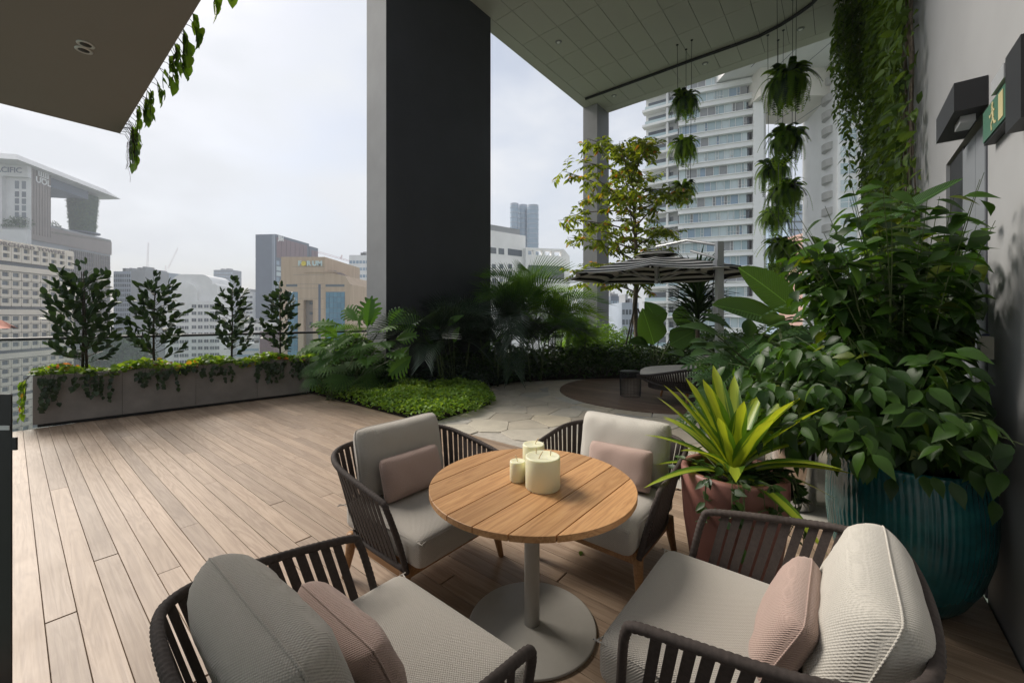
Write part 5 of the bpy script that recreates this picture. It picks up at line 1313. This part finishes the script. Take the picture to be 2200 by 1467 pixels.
grid_tower('grid_tower', 'slim tower with a blue grid of windows right of the taupe hotel', 244, 281, 583, 300, 300, LBL, GD, 8, 3.6, hf=.62)
grid_tower('plain_tower', 'pale grey windowless tower between blue grid tower and the fig shrub', 281.5, 312, 580, 290, 290, GRY, GD, 1, 400)
grid_tower('grid_tower', 'grey blue low tower behind the second fig shrub', 306, 346, 584, 330, 330, LBL, GD, 6, 4.0)
# white building with round topped gables
f = Fac(360, 200, 466, 204); t = f.root('arched_building', 'white office building with rounded gables and square windows behind the planter'); X, Z = f.x, f.z
def arch(x0, x1, zt, d, y0, name='gable'):
    r_ = min((x1-x0)/2, 5.0); pr = [(x0, GZ), (x1, GZ)]+[(x1-r_+r_*math.cos(q*PI/16), zt-r_+r_*math.sin(q*PI/16)) for q in range(9)]+[(x0+r_+r_*math.cos(q*PI/16), zt-r_+r_*math.sin(q*PI/16)) for q in range(8, 17)]
    n = len(pr); v = [(x, y0, z) for x, z in pr]+[(x, y0+d, z) for x, z in pr]; MB().add(v, [tuple(range(n)), tuple(range(2*n-1, n-1, -1))]+[(i, i+n, (i+1) % n+n, (i+1) % n) for i in range(n)]).obj(name, W_, t)
arch(X(360), X(449), Z(400, 588), 20, 3); arch(X(366), X(420), Z(400, 607), 3, 1.4); arch(X(449)+.05, X(461), Z(450, 609), 16, 2.5); block(t, 'front_wall', W_, X(405), X(466), 0, 14, GZ, Z(440, 646)); block(t, 'left_wing', W_, X(352), X(404.9), 1.2, 14, GZ, Z(400, 652))
zs = [Z(440, y_) for y_ in (662, 677, 691.5, 706.5, 721.5, 736.5, 751.5, 766, 780, 794)]
window_row(t, f, [X(p) for p in (411.5, 425, 438, 450.5, 461)], 2.3, [z for z in zs], 1.9, GD, -.2, .18, W2, 1)
window_row(t, f, [X(p) for p in (370, 382, 393)], 2.3, [z-.3 for z in zs[1:]], 1.9, GD, 1.0, .18, W2, 1)
grid_tower('far_tower', 'distant reddish and blue apartment tower behind the white arched building', 459, 500, 580, 620, 620, SLT, GP, 8, 5, hf=.4)
f_, t_ = grid_tower('far_tower', 'white apartment block with balconies right of the arched building', 520, 543, 627, 330, 330, W_, GD, 3, 4.2, hf=.4, wf=.85)
grid_tower('far_tower', 'pale blue far block left of the dark slab tower', 541, 562, 650, 520, 520, LBL, GP, 5, 6)
grid_tower('low_block', 'low pale block behind the fourth fig shrub', 525, 562, 695, 240, 240, W2, GD, 5, 3.4)
grid_tower('low_block', 'low mauve flat block at the foot of the dark slab tower', 558, 600, 712, 180, 180, RED, GD, 1, 200)
f_, t_ = grid_tower('round_building', 'pale green building of curved balconies low between the figs', 508, 556, 738, 200, 200, W2, GP, 1, 3.0, hf=.4, wf=.98)
blob = MB();
for k, (px, py, r_) in enumerate([(238, 765, 12), (262, 752, 14), (285, 768, 12), (250, 790, 14), (280, 795, 14), (530, 700, 7)]):
    q = PX(px, py, 260 if k < 5 else 300); tt = T('street_tree', ['round leafy city tree lowest at the left of the group', 'tallest city tree below the blue grid tower', 'city tree beside the second fig shrub', 'city tree partly hidden by the first fig', 'city tree hidden low behind the planter', 'small city tree on the roof behind the third fig'][k], 'tree', (q.x, q.y, GZ), 0, 'street trees far below the terrace')
    MB().tube([(0, 0, 0), (0, 0, q.z-GZ)], [.6, .3], 6).obj('trunk', M['bark'], tt); blob_tree(tt, 0, 0, q.z-GZ, r_, 900, 'crown')
# dark slab tower with white logo
f = Fac(592, 300, 681, 352); t = f.root('slab_tower', 'tall slate and mauve slab tower with a small white logo at its top'); X, Z = f.x, f.z
zt = Z(592, 503); block(t, 'walls', SLT, 0, X(664), 0, 16, GZ, zt); block(t, 'annex', SLT, X(664)+.01, f.L, -1, 14, GZ, zt-2)
fm = Fac(566, 303, 592, 300)
dd = (fm.O-f.O); 
q = T('slab_tower_fins', None, None) if False else None
side = MB().box(0, 0, GZ, 1.0, .5, zt-.3).mesh('fin', LBL)
o_ = ob('end_wall', MB().box(0, .01, GZ, fm.L, .4, zt).mesh('end_wall', SLT), t); o_.matrix_basis = (Matrix.Translation(f.O) @ Matrix.Rotation(f.rz, 4, 'Z')).inverted() @ (Matrix.Translation(fm.O) @ Matrix.Rotation(fm.rz, 4, 'Z'))
for k in range(6): ob('fin', side, o_, (.4+k*fm.L/6, -.45, 0))
mp_ = MB().box(0, -.3, 0, 5.0, .01, 15).mesh('mauve_panel', RED)
for k in range(7):
    x = X(594)+k*(X(660)-X(594))/7; m_ = ob('mauve_panel', mp_, t, (x, 0, zt-17)); m_.scale = ((X(660)-X(594))/7*.9/5, 1, 1)
for k in range(2):
    m_ = ob('mauve_panel', mp_, t, (X(667)+k*(f.L-X(667))/2, -1, zt-20)); m_.scale = ((f.L-X(667))/2*.85/5, 1, 1)
rw = random.Random(2); pm_ = MB().box(0, -.15, 0, 3.0, .01, 3.0).mesh('window', GP); pm2 = MB().box(0, -.15, 0, 4.6, .01, 3.0).mesh('window', GH)
for r_ in range(22):
    x = X(594)
    while x < X(662)-5:
        m_ = ob('window', rw.choice((pm_, pm2, pm_)), t, (x, 0, zt-22.5-r_*4.1)); x += 5.1+rw.uniform(0, 1.4)
tx = textmesh('JEN', 4.4, .1, .28, 1.0); tx.materials.append(W_); o = ob('lettering', tx, t); o.location = (X(602), -.6, Z(602, 513)); o.rotation_euler = (PI/2, 0, 0)
o.scale = ((X(609)-X(594))/9.0, 1, 1.0)
# --- the tan block with chamfered gable and its name
f = Fac(600, 130, 752, 130); t = f.root('gabled_block', 'tan stone office block with a chamfered gable and its name in pale letters'); X, Z = f.x, f.z
def fpoly(name, pts, y0, y1, mat, parent=None):
    v = [(X(px), y0, Z(px, py)) for px, py in pts]+[(X(px), y1, Z(px, py)) for px, py in pts]; n = len(pts)
    return MB().add(v, [tuple(range(n-1, -1, -1)), tuple(range(n, 2*n))]+[(i, (i+1) % n, (i+1) % n+n, i+n) for i in range(n)]).obj(name, mat, parent or t)
YB = 960
fpoly('wall', [(600, 605), (645, 553), (652, 552), (652, 606), (652, YB), (600, YB)], 0, 20, TAN)
fpoly('wall', [(652.1, 552), (698, 552), (698, YB), (672, YB), (672, 627), (652.1, 627)], .01, 20, TAN)
fpoly('recess_wall', [(652.1, 627.1), (671.9, 627.1), (671.9, YB), (652.1, YB)], 1.6, 20, BRN)
fpoly('wall', [(698.1, 584), (741, 592), (752, 611), (752, YB), (698.1, YB)], .005, 20, TAN)
for y_ in (648, 670, 692): MB().box(X(660), 1.5, Z(0, y_+6), X(667), 1.59, Z(0, y_)).obj('window', GD, t)
fpoly('slot_glass', [(684, 611), (689, 611), (689, YB), (684, YB)], -.02, .3, SLT)
for a, b, y0_, c_, r_ in ((618, 640, 627, 3, 12), (700, 741, 627, 5, 13)):
    pw = MB().box(.04, -.10, .04, (X(b)-X(a))/c_-.04, .05, 1.62).mesh('glass_panel', GB)
    fpoly('window_void', [(a, y0_), (b, y0_), (b, YB), (a, YB)], -.05, .1, SLT)
    for i in range(c_):
        for j in range(r_): ob('glass_panel', pw, t, (X(a)+(X(b)-X(a))*i/c_, 0, Z(0, y0_)-(j+1)*1.70))
for a, b in ((615, 639), (699.5, 740)): fpoly('louvre', [(a, 611), (b, 611), (b, 616), (a, 616)], -.03, .2, GD)
for y_ in (573, 590, 610, 619, 641, 664): fpoly('joint', [(600 if y_ > 605 else 645-(y_-552)*.85, y_), (697, y_), (697, y_+.7), (600 if y_ > 605 else 645-(y_-552)*.85, y_+.7)], -.012, .05, BRN)
fpoly('ledge', [(653, 584), (740, 584.2), (741, 585.4), (653, 585.2)], -.25, .1, TAN)
g = Fac(698, 130.01, 773, 160); t3 = t
gm = (Matrix.Translation(f.O) @ Matrix.Rotation(f.rz, 4, 'Z')).inverted() @ (Matrix.Translation(g.O) @ Matrix.Rotation(g.rz, 4, 'Z'))
o = ob('parapet_side', MB().box(0, 0, EYE+5, g.L, 14, f.z(0, 552)).mesh('parapet_side', TAN), t); o.matrix_basis = gm
g = Fac(752.2, 130.02, 800, 165); gm = (Matrix.Translation(f.O) @ Matrix.Rotation(f.rz, 4, 'Z')).inverted() @ (Matrix.Translation(g.O) @ Matrix.Rotation(g.rz, 4, 'Z'))
zz = f.z(0, 612); o = ob('side_wall', MB().box(0, 0, GZ, g.L, .8, zz).mesh('side_wall', TAN), t); o.matrix_basis = gm
m_ = MB(); m_.add([(.3, -.3, zz), (g.L, -.3, zz), (g.L, 6, zz+5), (3, 6, zz+5)], [(0, 1, 2, 3)]); o2 = ob('side_roof', m_.mesh('side_roof', m_far('roof_brown', (.16, .12, .11))), t); o2.matrix_basis = gm
pw = MB().box(0, -.1, 0, 6, .02, 24).mesh('window', GB)
for k in range(4): o3 = ob('window', pw, o, (4+k*8.5, 0, zz-30))
for k, (ch, c_) in enumerate(zip('FORUM', (W_, 0, W_, W_, W_))):
    tx = textmesh(ch, 2.1, .12, .10); tx.materials.append(m_far('letter_pale', (.62, .75, .75)) if k == 0 else (m_far('letter_yellow', (.75, .62, .12)) if ch == 'O' else bpy.data.materials['letter_pale']))
    if ch == 'O':
        MB().prism([(math.cos(q*PI/12)*.78, math.sin(q*PI/12)*.78) for q in range(24)], 0, .15).obj('yellow_disc', tx.materials[0], t, False, (X(653.5), -.22, Z(0, 566.5))).rotation_euler = (PI/2, 0, 0); continue
    o = ob('lettering', tx, t); o.location = (X([644.5, 0, 664, 676.5, 687.5][k]), -.2, Z(0, 566.5)); o.rotation_euler = (PI/2, 0, 0); o.scale = (1.0, 1, .82)
f_, t_ = grid_tower('far_tower', 'white flats peeping out between the tan block and the wide column', 750, 800, 548, 260, 260, W_, GP, 7, 4.5, hf=.4, wf=.8)
# --- right of the wide column
f = Fac(1040, 118, 1129, 128); t = f.root('white_complex', 'white building with a grey roof band right of the wide dark column'); X, Z = f.x, f.z
block(t, 'walls', W_, 0, f.L, 0, 20, GZ, Z(1050, 494)); block(t, 'roof_band', GRY, 0, X(1119), .5, 18, Z(1050, 493.9), Z(1050, 481)); 
m_ = MB().add([(0, .4, Z(1050, 481)), (X(1119), .4, Z(1050, 481)), (X(1105), 9, Z(1050, 468)), (0, 9, Z(1050, 466)), (0, 18, Z(1050, 481)), (X(1119), 18, Z(1050, 481))], [(0, 1, 2, 3), (1, 5, 2), (3, 2, 5, 4)]); m_.obj('roof', W2, t)
for px, w, ys, h in [(1053, 13, 531, 13), (1071, 12, 533, 13), (1091, 30, 534, 14)]: MB().box(X(px), -.06, Z(px, ys+h), X(px+w), .3, Z(px, ys)).obj('window', GD, t)
for px in (1057, 1073, 1092, 1112):
    for ys in (567, 582, 598, 614, 630): MB().box(X(px), -.06, Z(px, ys+10), X(px+8), .3, Z(px, ys)).obj('window', GD, t)
f = Fac(1129.5, 126, 1224, 130); t = f.root('terrace_block', 'white block with square roof terrace openings behind the feathery palms'); X, Z = f.x, f.z
block(t, 'walls', W_, 0, f.L, 0, 14, GZ, Z(1180, 549)); block(t, 'top_beam', W_, 0, X(1212), 0, 2, Z(1180, 539), Z(1180, 534))
for px in (1129.5, 1146, 1166, 1186, 1207): MB().box(X(px), .01, Z(1180, 548.9), X(px)+.8, 1.9, Z(1180, 539.1)).obj('pier', W_, t)
m_ = MB().add([(X(1212), 0, Z(1180, 534)), (X(1224), 0, Z(1180, 549)), (X(1212), 0, Z(1180, 549)), (X(1212), 2, Z(1180, 534)), (X(1224), 2, Z(1180, 549)), (X(1212), 2, Z(1180, 549))], [(0, 2, 1), (3, 4, 5), (0, 1, 4, 3)]); m_.obj('sloped_end', W_, t)
MB().box(X(1135), -.05, Z(1180, 600), X(1212), .3, Z(1180, 571)).obj('window_band', GD, t)
for k, (a, b, yt, Y, lab) in enumerate([(1096, 1114, 443, 350, 'left lobe'), (1113, 1133, 446, 356, 'middle lobe'), (1132, 1157, 447, 350, 'right lobe')]):
    if k == 0: tg = T('glass_tower', 'pale blue glass skyscraper of three rounded lobes right of the wide column', 'building', PX(1126, 678, 356))
    c_ = PX((a+b)/2, yt, Y)-Vector(PX(1126, 678, 356)); r_ = (b-a)/872*Y/2
    o = MB().lathe([(r_, GZ), (r_, c_.z+EYE*0)], 20, c_.x, c_.y).obj('lobe', GP, tg, True, (0, 0, 0))
    rg = MB().lathe([(r_+.05, 0), (r_+.25, .1), (r_+.25, .7), (r_+.05, .8)], 20, c_.x, c_.y).mesh('floor_band', LBL)
    for j in range(30): ob('floor_band', rg, o, (0, 0, c_.z-2-j*4.2))
    MB().prism([(c_.x+r_*math.cos(q*PI/8), c_.y+r_*math.sin(q*PI/8)) for q in range(16)], c_.z, c_.z+2).obj('roof', LBL, o)
grid_tower('far_tower', 'pale slab tower seen under the tree crown', 1296, 1312, 610, 240, 240, W2, GD, 1, 300)
grid_tower('far_tower', 'slate blue glass tower just left of the tree trunk', 1312, 1336, 636, 200, 200, SLT, GP, 4, 3.5, hf=.5)
grid_tower('low_block', 'grey low block with bright shop windows behind the tree trunk', 1336, 1372, 650, 130, 130, LBL, GD, 5, 3.2, hf=.5)

# --- white hotel with ribbon windows
f = Fac(1462, 88, 1606, 83.2); t = f.root('ribbon_hotel', 'large white hotel slab with long ribbon windows behind the hanging ferns'); X, Z = f.x, f.z
L = f.L; fh = 3.19; ztop = 56; block(t, 'core', GD, -.5, L+.5, 1.2, 18, GZ, ztop)
sp_ = MB().box(0, 0, 0, L+1.5, 1.19, 1.12).mesh('spandrel', W_); lg = MB().box(0, -.22, 0, L+1.5, 0, .16).mesh('sill', W_)
zr0 = Z(1600, 182)   # top of one glass band
rwn = random.Random(9)
mul = MB().box(0, -.02, 0, .07, .5, 2.07).mesh('mullion', W_); mulh = MB().box(0, .0, 0, .9, .3, .06).mesh('transom', W_)
panes = [MB().box(0, 0, 0, w, .05, 2.07).mesh('pane', m_) for w in (1.0,) for m_ in (GH, GH, GH, GP, GH, GRY)]
k0 = int((ztop-zr0)/fh)
for k in range(-k0, 22):
    z = zr0-k*fh
    if z-2.07 < GZ+10 or z > 60: continue
    o = ob('spandrel', sp_, t, (-.5, 0, z-fh+.0)); ob('sill', lg, o, (0, 0, 1.0)); ob('sill', lg, o, (0, 0, .02))
    if z < -2.0: continue
    x = -.3
    while x < L-.3:
        w = rwn.choice((.55, 1.5, 1.5, 1.1)); w = min(w, L-x); p = ob('pane', rwn.choice(panes), t, (x+.07, .62, z-2.07)); p.scale = (max(.1, w-.05), 1, 1)
        ob('mullion', mul, t, (x, .3, z-2.07))
        if w < .8: q = ob('transom', mulh, t, (x+.05, .45, z-2.07+.75)); q.scale = ((w-.02)/.9, 1, 1)
        x += w
block(t, 'end_pier', W_, L+1.0, X(1640), -.35, 18, GZ, ztop)
block(t, 'corner_pier', W2, X(1640)+.01, X(1652), 3, 18, GZ, ztop)
# recessed left wing with balconies
f = Fac(1384, 97, 1461, 92.5); t = f.root('balcony_wing', 'set back wing of the white hotel with open balconies behind the tree'); X, Z = f.x, f.z
zt = Z(1400, 196); block(t, 'walls', W_, 0, f.L, 1.6, 14, GZ, zt); z = Z(1400, 239)
block(t, 'roof_slab', W_, -1, f.L, -.6, 1.59, zt-1.0, zt-.2)
sl = MB().box(-.4, -.3, 0, f.L, 1.59, .55).mesh('balcony_slab', W_); gls = MB().box(0, .2, .56, f.L-.4, .25, 1.4).mesh('balustrade', GH); wd_ = MB().box(0, 1.45, .6, f.L-2.4, 1.58, 2.7).mesh('window', GD); pr_ = MB().box(0, 0, .56, .5, 1.55, 3.38).mesh('pier', W_)
while z > -20:
    o = ob('balcony_slab', sl, t, (0, 0, z)); ob('balustrade', gls, o, (.1, 0, 0)); ob('window', wd_, o, (.6, 0, 0)); ob('pier', pr_, o, (f.L*.62, 0, 0)); z -= 3.5
# sky bridge between hotel and right tower
t = T('sky_bridge', 'pale bridge volume high up linking the white hotel and the balcony tower', 'bridge', (0, 0, 0))
q = lambda px, py, Y: PX(px, py, Y)
z_lo, z_mid = 44.9, 50.4
MB().box(49, 80, z_lo, 65.5, 92, z_mid).obj('lower_beam', m_far('bridge_cream', (.66, .63, .56)), t)
MB().box(43, 66, z_mid+.02, 65.5, 92, z_mid+3).obj('upper_slab', W2, t)
for k in range(4): MB().box(47+k*5, 66.5, z_mid-.04, 47.08+k*5, 79.9, z_mid+.01).obj('joint', GD, t); MB().box(50+k*4.5, 80.5, z_lo-.04, 50.1+k*4.5, 91, z_lo).obj('joint', GD, t)
# right balcony tower
f = Fac(1800, 77, 1850, 76); t = f.root('balcony_tower', 'white residential tower with stacked rounded balconies beside the green wall'); X, Z = f.x, f.z
ztop = 66; block(t, 'walls', W_, 0, 12, .0, 16, GZ, ztop); z = Z(1820, 120)
wn_ = MB().box(0, -.08, 0, 2.5, .1, 2.0).mesh('window', GH); fr_ = MB(); fr_.box(-.1, -.14, .95, 2.6, -.081, 1.05); fr_.box(1.2, -.14, -.1, 1.3, -.081, 2.1); fr_.box(-.15, -.14, -.2, 2.65, .0, -.1); fr_ = fr_.mesh('window_frame', W_)
bl = MB(); pr = [(.3, 0)]+[(-1.05*math.sin(q*PI/10)-.0, -1.6*math.cos(q*PI/10)+1.6) for q in range(11)]+[(.3, 3.2)]; bl.prism(pr, 0, 1.35); bl = bl.mesh('balcony', m_far('balcony_grey', (.42, .41, .39)))
b2_ = MB().box(0, -1.3, 0, 5, 0, 1.0).mesh('balcony', W_); w2_ = MB().box(0, -.05, 0, 2.4, .1, 2.2).mesh('window', GD)
for k in range(-4, 30):
    zz = z-k*3.18
    if zz < GZ+4 or zz > ztop-3: continue
    o = ob('window', wn_, t, (X(1806), 0, zz)); ob('window_frame', fr_, o); ob('balcony', bl, t, (-.02, 2.0, zz-.6)); 
    ob('balcony', b2_, t, (X(1842), -.02, zz-.9)); ob('window', w2_, t, (X(1846), -.05, zz+.3))
MB().box(X(1841), -1.2, GZ, X(1842)-.02, 0, ztop).obj('fin_wall', W_, t)
grid_tower('pink_building', 'pink apartment block low between the ferns and the balcony tower', 1750, 1800, 494, 150, 150, PNK, GD, 5, 3.3, hf=.5, wf=.6)
grid_tower('far_tower', 'narrow blue glass tower behind the lower hanging ferns', 1696, 1727, 440, 170, 170, GP, GD, 5, 3.4, hf=.2, wf=.9)
# red tiled roof at the left edge
hr = T('tiled_house', 'orange tiled hip roof corner at the far left edge', 'house', PX(-30, 700, 60))
o_ = Vector(PX(-30, 700, 60)); e1, e2, e3 = PX(23, 698, 58)-o_, PX(5, 688, 60)-o_, PX(-40, 680, 66)-o_
MB().add([(-6, 0, -.6), tuple(e1+Vector((0, 0, -.5))), tuple(e1), tuple(e2), tuple(e3), (-6, 3, 1.2), (-6, 8, -.6), (-5, 8, -.6)], [(0, 1, 2, 3, 4, 5), (2, 7, 3), (3, 7, 6, 5), (0, 6, 7, 1)]).obj('roof', m_plain('roof_tile', (.50, .20, .13), .8, 0, .15, 3, .02), hr)
MB().box(-16, .3, GZ-o_.z, -8.2, 7.5, -.61).obj('wall', W2, hr)
# cranes
def crane(name, label, pts_, w, mat):
    t = T(name, label, 'crane', (0, 0, 0)); m = MB()
    for a, b in pts_:
        a, b = PX(*a), PX(*b); d = (b-a); n = 14; s_ = Vector((d.z, 0, -d.x)).normalized()*w
        m.tube([a-s_, b-s_*.6], w*.14, 4); m.tube([a+s_, b+s_*.6], w*.14, 4)
        for k in range(n): m.tube([a.lerp(b, k/n)+s_*(1 if k % 2 else -1)*.9, a.lerp(b, (k+1)/n)+s_*(-1 if k % 2 else 1)*.9], w*.10, 3)
    m.obj('lattice', mat, t); return t
RC = m_far('crane_red', (.45, .30, .32))
crane('tower_crane', 'upright red and white crane on the roofs between first and second fig', [((316, 584, 600), (319, 521, 600))], 1.3, RC)
crane('tower_crane', 'crane with a raised slanting jib above the second fig', [((356, 590, 600), (356, 570, 600)), ((361, 577, 600), (382, 533, 600))], 1.0, RC)
crane('roof_crane', 'long thin red crane jib resting behind the tan block roof', [((681, 541, 170), (752, 561, 170)), ((732, 556, 170), (735, 548, 170))], .35, RC)
# distant low city
for k, (px, yt, w_, Y) in enumerate([(500, 640, 18, 700), (1240, 640, 60, 500), (1650, 600, 60, 260)]):
    grid_tower('far_block', ['tiny far block between the figs', 'far pale block behind the palms', 'pale far block low behind the ferns'][k], px, px+w_, yt, Y, Y, W2, GD, 6, 5, hf=.45)
print('OBJECTS', len(bpy.data.objects))
# ---------------------------------------------------------------- humid city air
t = bpy.data.materials.new('haze'); t.use_nodes = True; n = t.node_tree.nodes; n.remove(n['Principled BSDF'])
pv = n.new('ShaderNodeVolumePrincipled'); pv.inputs['Color'].default_value = (.86, .90, .96, 1); pv.inputs['Density'].default_value = .0007; pv.inputs['Anisotropy'].default_value = 0
t.node_tree.links.new(pv.outputs[0], n['Material Output'].inputs['Volume'])
hz = tag(MB().box(-1500, -400, GZ-3, 1500, 1500, 135).obj('haze', t), kind='stuff')
